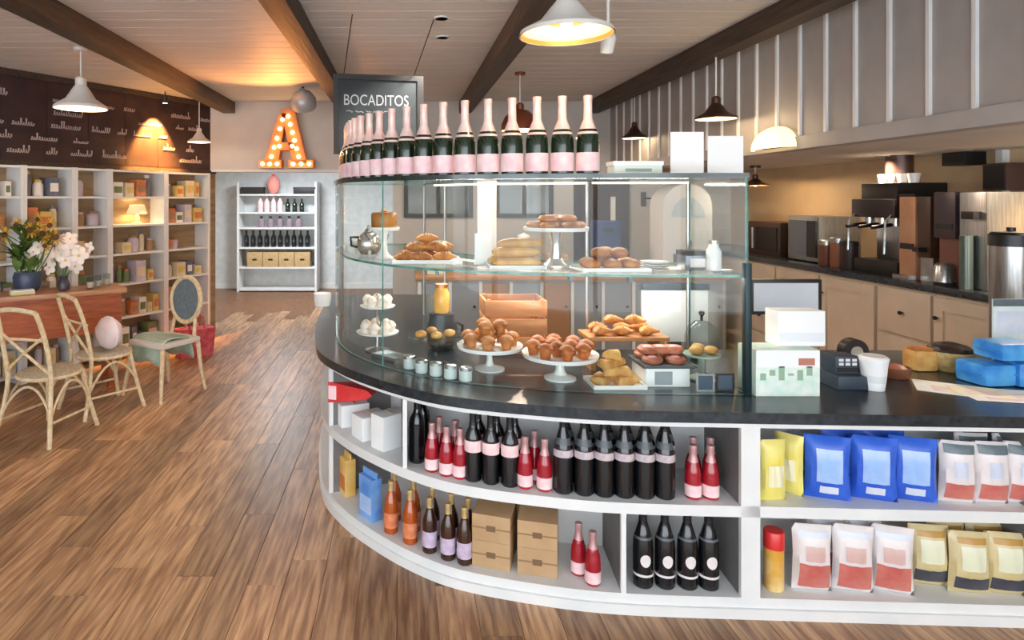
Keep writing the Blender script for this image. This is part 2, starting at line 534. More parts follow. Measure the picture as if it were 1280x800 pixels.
# ------------------------------------------------------------------ glass display case
CF = spline([(-.465, 4.75), (-.445, 4.25), (-.36, 3.72), (-.20, 3.38), (.0, 3.145), (.2, 3.0), (.42, 2.905), (.7, 2.83), (1.0, 2.795), (1.5, 2.775)], 6)
CB = [(1.5, 3.34), (1.0, 3.4), (.55, 3.6), (.25, 4.1), (.16, 4.75)]
ZC, ZS, TC = 1.365, 0.012, 1.81
case = empty('display_case', (0, 0, ZT1), 'curved glass pastry display case standing on the dark worktop', 'display case')
def zl(z): return z - ZT1
def glass_run(P, z0, z1, name):
    mb = MB()
    A, B = P, offset(P, .008)
    bm = mb.bm
    vs = [[bm.verts.new((p.x, p.y, z)) for z in (z0, z1)] for p in A]
    ws = [[bm.verts.new((p.x, p.y, z)) for z in (z0, z1)] for p in B]
    n = len(A)
    for i in range(n - 1):
        bm.faces.new((vs[i][0], vs[i + 1][0], vs[i + 1][1], vs[i][1]))
        bm.faces.new((ws[i][0], ws[i][1], ws[i + 1][1], ws[i + 1][0]))
        for k in (0, 1):
            f = bm.faces.new((vs[i][k], vs[i + 1][k], ws[i + 1][k], ws[i][k])); f.material_index = 1
    for i in (0, n - 1):
        f = bm.faces.new((vs[i][0], vs[i][1], ws[i][1], ws[i][0])); f.material_index = 1
    mb.build(name, GLASS, case, mats=[GLASS, EDGE])
seams = [-1, -.13, .55, 1.6]
for a, b in zip(seams, seams[1:]):
    run = [p for p in CF if a - 1e-6 <= p.x <= b + .055]
    glass_run(run, zl(ZT1 + .004), zl(TC - .022), 'front_pane')
    q = run[0]
def side_pane(q0, q1, name, z0=ZT1 + .004, z1=TC - .022):
    mb = MB()
    d = (Vector(q1) - Vector(q0)); L = d.length
    M = Mloc(q0[0], q0[1], 0, math.atan2(d.y, d.x))
    mb.box(0, L, 0, .008, zl(z0), zl(z1), M=M)
    mb.bm.faces.ensure_lookup_table()
    for f in mb.bm.faces:
        if f.calc_area() < .1: f.material_index = 1
    mb.build(name, GLASS, case, mats=[GLASS, EDGE], smooth=False)
side_pane((1.5, 2.785), (1.5, 3.33), 'side_pane')
TOPM = mat('case_top_dark_glass', (30, 48, 46), 0.15, spec=0.7)
MB().prism(strip(offset(CF, -.012), offset(CF, .02)) , zl(TC - .022), zl(TC)).build('top_edge', TOPM, case)
tp = offset(CF, .02)
mb = MB().prism([(p.x, p.y) for p in tp] + CB, zl(TC - .012), zl(TC))
for f in mb.bm.faces:
    f.material_index = 0 if abs(f.normal.z) > .5 else 1
mb.build('top_glass', GLASS, case, mats=[GLASS, EDGE])
shf = offset(CF, .03)
mb = MB().prism([(p.x, p.y) for p in shf] + CB, zl(ZC - ZS), zl(ZC))
mb.bm.faces.ensure_lookup_table()
bmesh.ops.recalc_face_normals(mb.bm, faces=mb.bm.faces)
for f in mb.bm.faces:
    f.material_index = 0 if abs(f.normal.z) > .5 else 1
mb.build('glass_shelf', GLASS, case, mats=[GLASS, EDGE], smooth=False)
for (x, y) in ((1.485, 3.33), (.98, 3.4), (.27, 4.05), (.16, 4.7), (-.44, 4.7)):
    MB().lathe([(.009, 0), (.009, zl(TC) - .022)], 8, M=Mloc(x, y, 0)).build('post', STEEL, case)
MB().box(1.485, 1.512, 2.768, 2.80, 0, zl(1.42), bev=.003).build('corner_bracket', mat('teal_metal', (22, 46, 50), .3, .4), case)
for px in (548, 720, 800):
    q = min(CF, key=lambda p: abs(CX + F * p.x / p.y - px) + (9 if p.y > 3.6 else 0))
    MB().box(-.008, .008, .004, .05, zl(ZC) - .03, zl(ZC) - ZS - .001, M=Mloc(q.x, q.y, 0)).build('shelf_clip', TOPM, case)

# slim strip lamps added to brighten the case, under its top and glass shelf
ADDED_LED = mat('added_strip_diffuser', (255, 244, 224), .5, em=1.5)
for (zz, nm) in ((TC - .035, 'upper'), (ZC - ZS - .012, 'lower')):
    for (p0, p1) in (((.98, 3.3), (1.45, 3.25)), ((.5, 3.5), (.95, 3.31)), ((.2, 3.9), (.46, 3.54))):
        v = Vector(p1) - Vector(p0); a = math.atan2(v.y, v.x); L = v.length
        MB().box(0, L, -.012, .012, zl(zz), zl(zz) + .01, M=Mloc(p0[0], p0[1], 0, a)).build('added_strip_lamp', ADDED_LED, case)
        light('added_strip_light', 'AREA', ((p0[0] + p1[0]) / 2, (p0[1] + p1[1]) / 2, zl(zz) - .004), 2.6, (1, .93, .82), L, rot=(R(-20), 0, a), size_y=.03, parent=case)

# ------------------------------------------------------------------ bottles
def bottle(name, label, group, prof, m, lab=None, labm=None, foil=None, foilm=None, cat='bottle', extra=None):
    o = MB().lathe(prof, 18).build(name, m)
    tag(o, label, cat, group)
    def rad(z):
        for (r0, z0), (r1, z1) in zip(prof, prof[1:]):
            if z0 <= z <= z1 and z1 > z0: return r0 + (r1 - r0) * (z - z0) / (z1 - z0)
        return prof[-1][0]
    def band(z0, z1, g=.0012, n=5):
        zs = [z0 + (z1 - z0) * i / n for i in range(n + 1)]
        return [(rad(z) + g, z) for z in zs]
    if lab:
        MB().lathe(band(*lab, n=2), 18, cap=False).build('label', labm, o)
    if foil:
        pr = band(foil[0], foil[1])
        MB().lathe(pr + [(pr[-1][0] * .95, foil[1] + .003), (0, foil[1] + .004)], 18, cap=False).build('cap' if foil[1] - foil[0] < .05 else 'foil', foilm, o)
    if extra:
        MB().lathe(band(*extra[0], n=2), 18, cap=False).build('neck_label', extra[1], o)
    return o
champ_prof = [(.044, 0), (.050, .004), (.051, .13), (.049, .16), (.040, .195), (.026, .225), (.0185, .245), (.0165, .335), (.019, .338), (.019, .35)]
champ = bottle('champagne_bottle', 'dark green sparkling rose bottle with pink label and pink foil on case top', 'sparkling rose bottles lined up on the display case', champ_prof, GGL, (.012, .095), PINKL, (.178, .35), PINKF)
# row along the case top
rowP = offset(CF, .075)
def arc_points(P, start, step, count):
    out = []; acc = 0; nxt = 0
    P = list(reversed(P)) ; i0 = min(range(len(P)), key=lambda i: (P[i] - start).length)
    cur = P[i0]; out.append(cur); need = step
    for q in P[i0 + 1:]:
        while (q - cur).length >= need and len(out) < count:
            cur = cur + (q - cur).normalized() * need
            out.append(cur.copy()); need = step
        need -= (q - cur).length; cur = q
        if len(out) >= count: break
    return out
start = None
q0 = min([a.lerp(b, k / 10) for a, b in zip(rowP, rowP[1:]) for k in range(10)], key=lambda p: abs(CX + F * p.x / p.y - 735) + (99 if p.y > 3.3 else 0))
fine = [a.lerp(b, k / 10) for a, b in zip(rowP, rowP[1:]) for k in range(10)]
CH0 = champ['label']
for i, q in enumerate(arc_points(fine, q0, .1125, 20)):
    put(champ, USED, (q.x, q.y, TC + .0003), random.random() * 6, 'sparkling rose bottle at the end of the row, beside the mint box' if i == 0 else ('sparkling rose bottle at the far end of the row, away from the mint box' if i == 19 else CH0))
wine_prof = [(.034, 0), (.037, .004), (.0375, .18), (.033, .205), (.019, .232), (.0145, .25), (.0145, .295), (.016, .297), (.016, .305)]
soda_prof = [(.036, 0), (.0405, .006), (.041, .15), (.039, .19), (.026, .235), (.016, .268), (.0145, .29), (.016, .292), (.016, .306)]
red_prof = [(.028, 0), (.032, .005), (.033, .085), (.030, .115), (.020, .15), (.013, .175), (.0125, .20), (.0145, .203), (.0145, .215)]
beer_prof = [(.030, 0), (.0335, .004), (.034, .125), (.030, .15), (.016, .19), (.0125, .205), (.0125, .232), (.014, .234), (.014, .243)]
winepink = bottle('wine_bottle', 'black wine bottle with a pink label high on its body, middle shelf of counter', 'pink label wine bottles on the middle counter shelf', wine_prof, BGL, (.13, .18), PINKL, (.24, .305), BLACK)
soda = bottle('soda_bottle', 'black bottle with grey shoulder band among the dense rows on the middle shelf', 'black bottles packed on the middle counter shelf', soda_prof, BGL, (.155, .185), mat('grey_pink_label', (176, 158, 164), .6, c2=(206, 192, 196), scale=40), (.275, .306), BLACK, extra=((.205, .232), mat('grey_band', (84, 90, 96), .4)))
darkb = bottle('wine_bottle', 'black bottle with a small white emblem and pale band on the bottom shelf', 'dark bottles on the bottom counter shelf', soda_prof, BGL, (.05, .06), PALEL, (.27, .306), BLACK, extra=((.2, .21), mat('grey_band', (84, 90, 96), .4)))
MB().grid(lambda u, v: (.021 * v * math.cos(u * 2 * PI), -math.sqrt(.0424 ** 2 - (.021 * v * math.cos(u * 2 * PI)) ** 2), .118 + .026 * v * math.sin(u * 2 * PI)), 18, 3).build('emblem', PALEL, darkb)
redb = bottle('juice_bottle', 'small red drink bottle with pink label, on the middle shelf of the counter', 'red drink bottles on the middle counter shelf', red_prof, RGL, (.012, .06), PINKL, (.15, .215), mat('rose_cap', (196, 150, 150), .35, .3))
dkl = bottle('wine_bottle', 'plain black wine bottle against the shelf divider near the red drinks', 'plain black bottles by the divider', wine_prof, BGL, None, None, (.25, .305), BLACK)
def beer(nm, lm, gm):
    return bottle('beer_bottle', nm, 'beer bottles on the bottom counter shelf', beer_prof, gm, (.03, .10), lm, (.2, .243), mat('gold_cap', (206, 176, 120), .4, .4))
beer1 = beer('amber bottle with orange label on the bottom counter shelf', ORL, ORGL)
beer2 = beer('brown bottle with lavender label on the bottom counter shelf', LAVL, BRGL)
def on_shelf(proto, px, z, inset, label=None, rz=None, **k):
    q, a = fr_at(px, off=inset)
    return put(proto, USED, (q.x, q.y, z + .0003), a if rz is None else rz, label, **k)
# middle shelf
for px, ins in ((521, .1), (528, .2)):
    on_shelf(dkl, px, ZM, ins)
for px, ins in ((540, .065), (558, .065), (549, .15), (575, .07), (569, .155)):
    on_shelf(redb, px, ZM, ins, 'red drink bottle between the plain black bottle and the pink label wines')
for px in (591, 614, 637):
    on_shelf(winepink, px, ZM, .075)
    on_shelf(winepink, px + 6, ZM, .165, 'black wine bottle with pink label in the second row behind its twins, middle shelf')
for px, ins in ((656, .07), (680, .065), (668, .15)):
    on_shelf(redb, px, ZM, ins, 'red drink bottle between the pink label wines and the dense black rows')
for i in range(6):
    on_shelf(soda, 704 + i * 25.2, ZM, .07)
    on_shelf(soda, 707 + i * 25, ZM, .17, 'black bottle with grey band in the second row behind the dense front row')
for i in range(2):
    on_shelf(redb, 866 + i * 22, ZM, .07, 'front red drink bottle between the dense black rows and the white post')
    on_shelf(redb, 866 + i * 22, ZM, .16, 'rear red drink bottle between the dense black rows and the white post')
# bottom shelf
for i, px in enumerate((489, 513, 537, 560, 581)):
    on_shelf(beer1 if i < 2 else beer2, px, ZB, .06)
    on_shelf(beer1 if i < 2 else beer2, px + 4, ZB, .15)
redlow = bottle('juice_bottle', 'red drink bottle with pink label beside the cardboard cartons, bottom shelf', 'red drink bottles on the bottom counter shelf', red_prof, RGL, (.012, .06), PINKL, (.15, .215), mat('rose_cap', (196, 150, 150), .35, .3))
on_shelf(redlow, 723, ZB, .12)
on_shelf(redlow, 741, ZB, .055)
for i in range(4):
    on_shelf(darkb, 804 + i * 27, ZB, .07)
# cartons, two by two
cm = MB().box(-.084, .084, 0, .2, 0, .115, bev=.003)
carton = cm.build('carton', CARD)
MB().box(-.0845, .0845, -.0005, .2, .054, .061).build('lid_edge', mat('cardboard_edge', (150, 116, 80), .8), carton)
MB().box(-.02, .02, -.0012, 0, .045, .07).build('tab', mat('cardboard_tab', (120, 92, 64), .8), carton)
tag(carton, 'plain brown cardboard carton in the two-by-two stack on the bottom shelf', 'box', 'cartons on the bottom counter shelf')
for px in (614, 672):
    q, a = fr_at(px, off=.055)
    for k in range(2):
        put(carton, USED, (q.x, q.y, ZB + .0005 + k * .1155), a)

# ------------------------------------------------------------------ snack bags on the shelves
def bag(name, label, group, w, h, t, cm, panels, lean=0.0):
    def surf(sgn, g=0.0):
        def fn(u, v):
            prof = (max(0, math.sin(PI * v)) ** .45) * (max(0, math.sin(PI * u)) ** .4)
            wr = .004 * math.sin(u * 23 + v * 7) * math.sin(PI * v)
            ww = w * (1 - .07 * math.sin(PI * v))
            return ((u - .5) * ww, sgn * (t / 2 * prof + g) + wr * .6 + lean * v * h, v * h)
        return fn
    mb = MB().grid(surf(-1), 10, 12).grid(surf(1), 10, 12)
    bmesh.ops.remove_doubles(mb.bm, verts=mb.bm.verts, dist=.0006)
    o = mb.build(name, cm)
    tag(o, label, 'snack bag', group)
    for (pn, u0, u1, v0, v1, pm_) in panels:
        f = surf(-1, .0018)
        MB().grid(lambda u, v: f(u0 + (u1 - u0) * u, v0 + (v1 - v0) * v), 8, 6).build(pn, pm_, o)
    return o
def bm_(n, c, c2=None): return mat(n, c, .35, c2=c2, scale=9)
BLUE = bm_('blue_foil', (36, 84, 196), (60, 110, 220)); LBLUE = bm_('light_blue_print', (150, 186, 236), (196, 214, 244))
NAVY = bm_('navy_foil', (24, 34, 92), (36, 46, 110)); YEL = bm_('yellow_foil', (232, 214, 96), (240, 228, 140)); CRM = bm_('cream_print', (240, 234, 200), (236, 226, 170))
WHR = bm_('white_foil', (226, 216, 216), (240, 232, 230)); REDP = bm_('red_print', (196, 96, 88), (214, 140, 126)); GREYT = bm_('grey_teal_print', (84, 100, 108), (110, 124, 130))
BEI = bm_('beige_foil', (206, 186, 132), (224, 208, 164)); CHAR = bm_('charcoal_print', (62, 62, 72), (84, 84, 94)); PALEG = bm_('pale_green_print', (226, 226, 196), (238, 236, 216)); OCH = bm_('ochre_print', (176, 128, 54), (196, 150, 76))
PALB = bm_('pale_blue_print', (206, 212, 228), (224, 228, 238))
bagY = bag('snack_bag', 'yellow snack bag beside the white post on the middle counter shelf', 'yellow bags on the middle counter shelf', .11, .25, .06, YEL, [('print_panel', .2, .8, .25, .6, CRM)])
bagB = bag('snack_bag', 'blue snack bag with pale blue front on the middle counter shelf', 'blue bags on the middle counter shelf', .17, .26, .085, BLUE, [('print_panel', .22, .8, .3, .82, LBLUE), ('print_band', .3, .7, .12, .24, PALB)])
bagR = bag('snack_bag', 'white and red snack bag with dark top on the middle counter shelf', 'white and red bags on the middle counter shelf', .132, .25, .08, WHR, [('top_band', .08, .92, .82, .96, GREYT), ('print_band', .1, .9, .08, .34, REDP), ('emblem', .3, .7, .45, .7, PALB)])
bagW = bag('snack_bag', 'pale snack bag with red lower half on the bottom counter shelf', 'pale red bags on the bottom counter shelf', .155, .27, .09, WHR, [('print_panel', .1, .9, .08, .45, REDP), ('emblem', .25, .75, .5, .72, bm_('pink_print', (214, 176, 168), (228, 200, 192))), ('top_band', .1, .9, .84, .93, PALB)])
bagE = bag('snack_bag', 'beige snack bag with charcoal lower corner on the bottom counter shelf', 'beige bags on the bottom counter shelf', .152, .25, .085, BEI, [('print_panel', .2, .8, .42, .8, PALEG), ('print_band', .08, .92, .1, .3, CHAR), ('top_band', .15, .85, .84, .93, OCH)])
def bagput(p, px, z, inset, dr=0.0, label=None):
    q, a = fr_at(px, off=inset)
    return put(p, USED, (q.x, q.y, z + .001), a + dr, label)
for px, ins, dr in ((965, .06, .1), (988, .13, -.75)): bagput(bagY, px, ZM, ins, dr)
for px, ins in ((1036, .085), (1089, .085), (1142, .085)): bagput(bagB, px, ZM, ins, -.3)
for px, ins in ((1050, .19), (1105, .19)): bagput(bagB, px, ZM, ins, -.1, 'blue snack bag in the second row, hidden behind the front blue bags')
for px, dr in ((1194, -.2), (1236, -.1), (1277, -.22)): bagput(bagR, px, ZM, .08, dr)
for px in (1215, 1260): bagput(bagR, px, ZM, .175, -.05, 'white and red snack bag in the second row on the middle shelf')
for px, dr in ((1012, -.1), (1064, -.2), (1115, -.32)): bagput(bagW, px, ZB, .07, dr)
for px in (1030, 1080): bagput(bagW, px, ZB, .175, -.05, 'pale snack bag with red lower half in the second row, bottom shelf')
for px in (1160, 1208, 1257): bagput(bagE, px, ZB, .08 if px > 1170 else .13, -.12)
for px in (1180, 1230): bagput(bagE, px, ZB, .18, -.05, 'beige snack bag in the second row behind its twins, bottom shelf')
# snack tube, cartons and odd packs
tube = MB().lathe([(.036, 0), (.038, .004), (.038, .215)], 18).build('snack_tube', bm_('yellow_orange_print', (222, 164, 62), (240, 214, 150)))
MB().lathe([(.0395, .17), (.0395, .235), (.036, .24), (0, .24)], 18, cap=False).build('lid', REDC, tube)
tag(tube, 'round yellow snack tube with a red top on the bottom shelf', 'snack tube')
q, a = fr_at(966, off=.075); tube.location = (q.x, q.y, ZB + .0005); tube.rotation_euler.z = a
def gift_bag(name, label, cat, w, h, d, m, m2, px, z, ins, dr=0, group=None):
    o = MB().box(-w / 2, w / 2, -d / 2, d / 2, 0, h, bev=.004).build(name, m)
    MB().box(-w / 2 + .01, w / 2 - .01, -d / 2 - .001, -d / 2, h * .15, h * .55).build('print_panel', m2, o)
    MB().box(-w / 2, w / 2, -.004, .004, h, h + .03).build('folded_top', m, o)
    tag(o, label, cat, group)
    q, a = fr_at(px, off=ins)
    o.location = (q.x, q.y, z + .0005); o.rotation_euler.z = a + dr
    return o
gift_bag('snack_pack', 'orange and yellow packet at the curved end of the bottom shelf', 'packet', .16, .2, .06, bm_('orange_pack', (222, 170, 70), (236, 200, 130)), bm_('orange_print', (206, 120, 40)), 432, ZB, .09)
gift_bag('snack_pack', 'light blue packet next to the amber bottles on the bottom shelf', 'packet', .12, .21, .06, bm_('blue_pack', (84, 140, 214), (130, 176, 230)), LBLUE, 463, ZB, .07)
# red wedge-shaped basket liner and white paper parcels at the curved end of the middle shelf
q, a = fr_at(440, off=.13)
rb = MB().prism([(-.13, 0), (.1, .04), (.13, .065), (.1, .09), (-.13, .115)], -.06, .06, M=Matrix.Rotation(R(90), 4, 'X')).build('red_packet', REDC)
MB().box(-.127, -.08, -.0615, -.0605, .02, .095).build('label', PINKL, rb)
rb.location = (-.265, 3.52, ZM + .1255); rb.rotation_euler.z = -.35
tag(rb, 'red wedge shaped packet lying on top of the white parcels', 'packet')
for px, ins, ww, m, hp in ((421, .13, .13, CRM, .12), (440, .13, .14, PAPER, .12), (463, .13, .12, PAPER, .12), (487, .13, .1, PAPER, .17)):
    q, a = fr_at(px, off=ins)
    o = MB().box(-ww / 2, ww / 2, -.08, .08, 0, hp, bev=.006).build('paper_parcel', m)
    MB().box(-ww / 2 + .01, ww / 2 - .01, -.003, .003, hp, hp + .0035).build('taped_seam', CARD, o)
    o.location = (q.x, q.y, ZM + .0005); o.rotation_euler.z = a
    tag(o, 'cream paper parcel at the curved end of the middle shelf' if m is CRM else 'white paper parcel under or beside the red packet', 'parcel', None if m is CRM else 'white parcels on the middle shelf')

# ------------------------------------------------------------------ pastries and stands in the case
def croissant(name='croissant', m=CROI, L=.12, r=.028):
    pts = []; rs = []
    for i in range(13):
        t = i / 12 * 2 - 1
        pts.append((t * L / 2, -.035 * t * t, r * .9))
        rs.append(max(.006, r * (1 - abs(t) ** 1.8 * .85) * (1.06 if i % 2 else .93)))
    return MB().tube(pts, rs, 10).build(name, m)
def muffin(name='muffin', m=MUFF, r=.036):
    o = MB().lathe([(r * .62, 0), (r * .8, r * .95), (r * 1.06, r * 1.05), (r * 1.02, r * 1.4), (r * .7, r * 1.75), (r * .25, r * 1.95), (0, r * 1.97)], 16).build(name, m)
    return o
def bun(name='bun', m=CROI, r=.042):
    return MB().blob(r, r * .95, r * .62, M=Mloc(0, 0, r * .6), sub=3, noise=.05, seed=4).build(name, m)
def danish(name, m, m2):
    o = MB().lathe([(.036, 0), (.045, .008), (.047, .02), (.036, .032), (.022, .026), (0, .024)], 16).build(name, m)
    MB().lathe([(.022, .0265), (.014, .033), (0, .034)], 12, cap=False).build('filling', m2, o)
    return o
def baguette(name, m, L=.235, r=.026):
    pts = [((i / 14 - .5) * L, 0, r * .85) for i in range(15)]
    rs = [max(.006, r * (1 - abs(i / 7 - 1) ** 4 * .8) * (1.05 if i % 3 else .95)) for i in range(15)]
    return MB().tube(pts, rs, 10).build(name, m)
def ped_stand(px, d, ztop, r, zbase, label, m=PORC, ped=.02, px_r=None, m2=None):
    x = PX(px, d); h = ztop - zbase
    e = empty('cake_stand', (x, d, zbase + .0005), label, 'cake stand')
    MB().lathe([(r, h - .012), (r + .004, h), (r + .004, h + .006), (r - .006, h + .004), (r - .02, h), (0, h)], 28, cap=True).build('plate', m, e)
    MB().lathe([(min(r * .6, .075), 0), (min(r * .6, .075), .008), (ped * 1.5, .022), (ped, .04), (ped * .8, h * .6), (ped * 1.3, h - .012)], 20).build('pedestal', m2 or m, e)
    return x, d, ztop + .0005
def tray(px, d, w, dp, zbase, label, m=PORC, rz=0):
    x = PX(px, d)
    e = empty('serving_tray', (x, d, zbase + .0005), label, 'tray', rz=rz)
    MB().box(-w / 2, w / 2, -dp / 2, dp / 2, 0, .006).build('base', m, e)
    MB().box(-w / 2, w / 2, -dp / 2, -dp / 2 + .008, .006, .018).box(-w / 2, w / 2, dp / 2 - .008, dp / 2, .006, .018).box(-w / 2, -w / 2 + .008, -dp / 2 + .008, dp / 2 - .008, .006, .018).box(w / 2 - .008, w / 2, -dp / 2 + .008, dp / 2 - .008, .006, .018).build('rim', m, e)
    return x, d, zbase + .007
def pile(proto, label, cat, group, x, y, z, spots, jit=.008, rzs=None):
    for i, s in enumerate(spots):
        o = proto if i == 0 else copy_tree(proto)
        o.location = (x + s[0] + random.uniform(-jit, jit), y + s[1] + random.uniform(-jit, jit), z + s[2])
        o.rotation_euler.z = s[3] if len(s) > 3 else random.random() * 6
        if len(s) > 4: o.rotation_euler.y = s[4]
        tag(o, label, cat, group)
# glass shelf -------------------------------------------------
x, y, z = ped_stand(480, 3.56, 1.535, .085, ZC, 'white pedestal stand carrying a single round brown cake', PORC)
ck = MB().lathe([(.066, 0), (.07, .006), (.072, .075), (.066, .086), (.03, .088), (0, .086)], 24).build('cake', mat('brown_glaze', (150, 92, 40), .35, c2=(190, 130, 62), scale=8), loc=(x, y, z))
MB().lathe([(.014, .0875), (.02, .094), (.012, .105), (0, .108)], 10).build('topping', PALEP, ck)
tag(ck, 'round glazed brown cake on the white pedestal stand', 'cake')
x, y, z = tray(533, 3.4, .36, .26, ZC, 'white tray under the heap of croissants on the glass shelf')
S = [(-.12, -.06, 0, .3), (-.02, -.07, 0, -.2), (.09, -.06, 0, .1), (-.11, .05, 0, .8), (0, .05, 0, .2), (.1, .06, 0, -.4), (-.06, -.02, .047, .4), (.05, -.01, .047, -.3), (.0, .05, .047, .1), (.0, .01, .092, .2), (.09, .03, .047, 1.2)]
pile(croissant(), 'golden croissant in the big heap on the white tray', 'croissant', 'croissants heaped on the glass shelf', x, y, z, S)
x, y, z = tray(643, 3.12, .27, .22, ZC, 'white tray with long rolls on the glass shelf')
S = [(0, -.07, 0, .05), (0, -.015, 0, -.04), (.01, .04, 0, .03), (-.01, .085, 0, 0), (.0, -.04, .045, .08), (.01, .015, .045, -.05), (.03, -.01, .088, .18)]
pile(baguette('bread_roll', PALEP), 'long golden bread roll stacked on the white tray', 'bread', 'long rolls on the glass shelf', x, y, z, S, .004)
x, y, z = ped_stand(695, 3.16, 1.553, .155, ZC, 'tall white and silver stand with glazed danish on the glass shelf', PORC, ped=.035, m2=SILVER)
S = [(.1 * math.cos(k * PI / 3), .1 * math.sin(k * PI / 3), 0) for k in range(6)] + [(0, 0, 0), (-.05, -.04, .032), (.05, -.02, .032), (0, .06, .032)]
pile(danish('danish_pastry', MUFF, PINKP), 'reddish brown glazed danish on the tall stand', 'danish', 'danish on the tall stand', x, y, z, S, .003)
x, y, z = tray(762, 3.0, .31, .22, ZC, 'white tray with round golden buns on the glass shelf')
S = [(-.1, -.06, 0), (-.01, -.065, 0), (.085, -.06, 0), (-.09, .03, 0), (0, .04, 0), (.09, .035, 0), (-.055, -.02, .05), (.04, -.02, .05), (-.01, .03, .05)]
pile(bun(), 'round golden brown bun in the pile on the glass shelf', 'bun', 'buns on the glass shelf', x, y, z, S, .004)
def sign_card(px, d, z, w, h, label, m=PAPER, name='sign_card', lean=.0, strip_=None):
    o = MB().box(-w / 2, w / 2, 0, .004, 0, h).box(-w / 2, w / 2, 0, .05, 0, .004).build(name, m, loc=(PX(px, d), d, z + .0005), smooth=False)
    if strip_: MB().box(-w / 2 + .012, w / 2 - .012, -.0008, 0, h * strip_[0], h * strip_[1]).build('print', strip_[2], o)
    return tag(o, label, 'card')
sign_card(606, 3.2, ZC, .10, .16, 'plain white card standing between croissants and rolls')
for px, d, n, lab in ((818, 2.98, 4, 'stack of small white plates near the right end of the glass shelf'),):
    e = empty('plate_stack', (PX(px, d), d, ZC + .0005), lab, 'plates')
    for k in range(n):
        MB().lathe([(.04, k * .011), (.062, k * .011 + .008), (.064, k * .011 + .01), (.04, k * .011 + .006), (0, k * .011 + .005)], 20).build('plate', PORC, e)
tin = MB().box(-.055, .055, -.05, .05, 0, .085, bev=.006).build('tin', mat('grey_tin', (120, 122, 128), .3, .6), loc=(PX(866, 3.02), 3.02, ZC + .0005))
MB().box(-.058, .058, -.053, .053, .068, .09, bev=.004).build('lid', DARK, tin); MB().box(-.035, .035, -.0512, -.0502, .015, .055).build('label', PALEL, tin)
tag(tin, 'small grey square tin with dark lid on the glass shelf', 'tin')
o = MB().lathe([(.03, 0), (.034, .004), (.034, .09), (.022, .11), (.022, .125)], 16).build('jar', PORC, loc=(PX(892, 2.96), 2.96, ZC + .0005)); MB().lathe([(.024, .125), (.024, .14), (0, .142)], 16, cap=False).build('lid', STEEL, o)
tag(o, 'small white jar with metal lid at the end of the glass shelf', 'jar')
# deck ---------------------------------------------------------
Z0 = ZT1
d = 3.6; x = PX(472, d)
e = empty('tiered_stand', (x, d, Z0 + .0005), 'white two tier stand with iced cupcakes behind the curved glass', 'tiered stand')
for zz, r in ((.10, .115), (.245, .095)):
    MB().lathe([(r, zz), (r + .005, zz + .008), (r - .005, zz + .007), (0, zz + .004)], 24).build('plate', PORC, e)
MB().lathe([(.07, 0), (.07, .006), (.012, .02), (.008, .12), (.008, .3), (.014, .31), (0, .325)], 14).build('stem', SILVER, e)
cup = MB().lathe([(.02, 0), (.027, .03), (.03, .033), (.026, .045), (.014, .058), (0, .064)], 12).build('cupcake', CREAM)
pile(cup, 'small white iced cupcake on the two tier stand', 'cupcake', 'cupcakes on the two tier stand', x, d, Z0 + .1065, [(.075 * math.cos(k * PI / 3.5), .075 * math.sin(k * PI / 3.5), 0) for k in range(7)] + [(.06 * math.cos(k * PI / 2.5 + .4), .06 * math.sin(k * PI / 2.5 + .4), .145) for k in range(5)], .001)
x, y, z = tray(488, 3.44, .18, .11, Z0, 'low silver tray in front of the two tier stand', SILVER, rz=-.8)
CGL = glass_mat('stand_glass', (.86, .9, .9, 1), .9)
x, y, z = ped_stand(545, 3.27, .995, .15, Z0, 'glass pedestal stand with scones at the front of the case', CGL, ped=.03)
sc = bun('scone', PALEP, .03)
pile(sc, 'pale scone on the glass pedestal stand', 'scone', 'scones on the glass stand', x, y, z, [(-.08, -.03, 0), (0, -.06, 0), (.07, 0, 0), (-.02, .06, 0)], .003)
pot = MB().lathe([(.06, 0), (.085, .03), (.09, .12), (.075, .16), (.07, .2), (.06, .2), (0, .19)], 20).build('stoneware_crock', mat('charcoal_glaze', (62, 66, 74), .3), loc=(PX(552, 3.66), 3.66, Z0 + .0005))
MB().tube([(.085, 0, .05), (.12, 0, .08), (.12, 0, .13), (.082, 0, .15)], .009, 8).build('handle', mat('charcoal_glaze', (62, 66, 74)), pot)
tag(pot, 'dark charcoal crock at the back of the case under the amber jar', 'crock')
jar = MB().lathe([(.04, 0), (.045, .01), (.045, .11), (.035, .13), (.035, .145)], 18).build('jar', mat('amber_jar', (226, 160, 66), .2, c2=(240, 190, 110), scale=6), loc=(PX(552, 3.66), 3.66, Z0 + .2015))
MB().lathe([(.038, .145), (.038, .165), (0, .167)], 18, cap=False).build('lid', COPPER, jar)
tag(jar, 'amber jar with copper lid standing on the charcoal crock', 'jar')
x, y, z = ped_stand(612, 3.2, .965, .16, Z0, 'slim white stand loaded with muffins left of the crate', PORC, ped=.016)
ring = lambda r, n, zz=0, a=0: [(r * math.cos(a + 2 * PI * k / n), r * math.sin(a + 2 * PI * k / n), zz) for k in range(n)]
pile(muffin(), 'brown muffin on the slim white stand before the wooden crate', 'muffin', 'muffins on the slim white stand', x, y, z, ring(.11, 7) + [(0, 0, 0)] + ring(.05, 3, .06), .003)
x, y, z = ped_stand(700, 3.035, .962, .175, Z0, 'white stand loaded with orange brown muffins at the centre of the case', PORC, ped=.022)
pile(muffin('muffin', mat('orange_muffin', (206, 116, 50), .5, c2=(150, 76, 32), scale=14, bump=.4, rnd=.1)), 'orange brown muffin on the white centre stand', 'muffin', 'muffins on the centre stand', x, y, z, ring(.125, 8) + ring(.05, 3), .003)
x, y, z = tray(768, 2.94, .24, .17, Z0, 'white tray with pale yellow turnovers on the case floor', PORC)
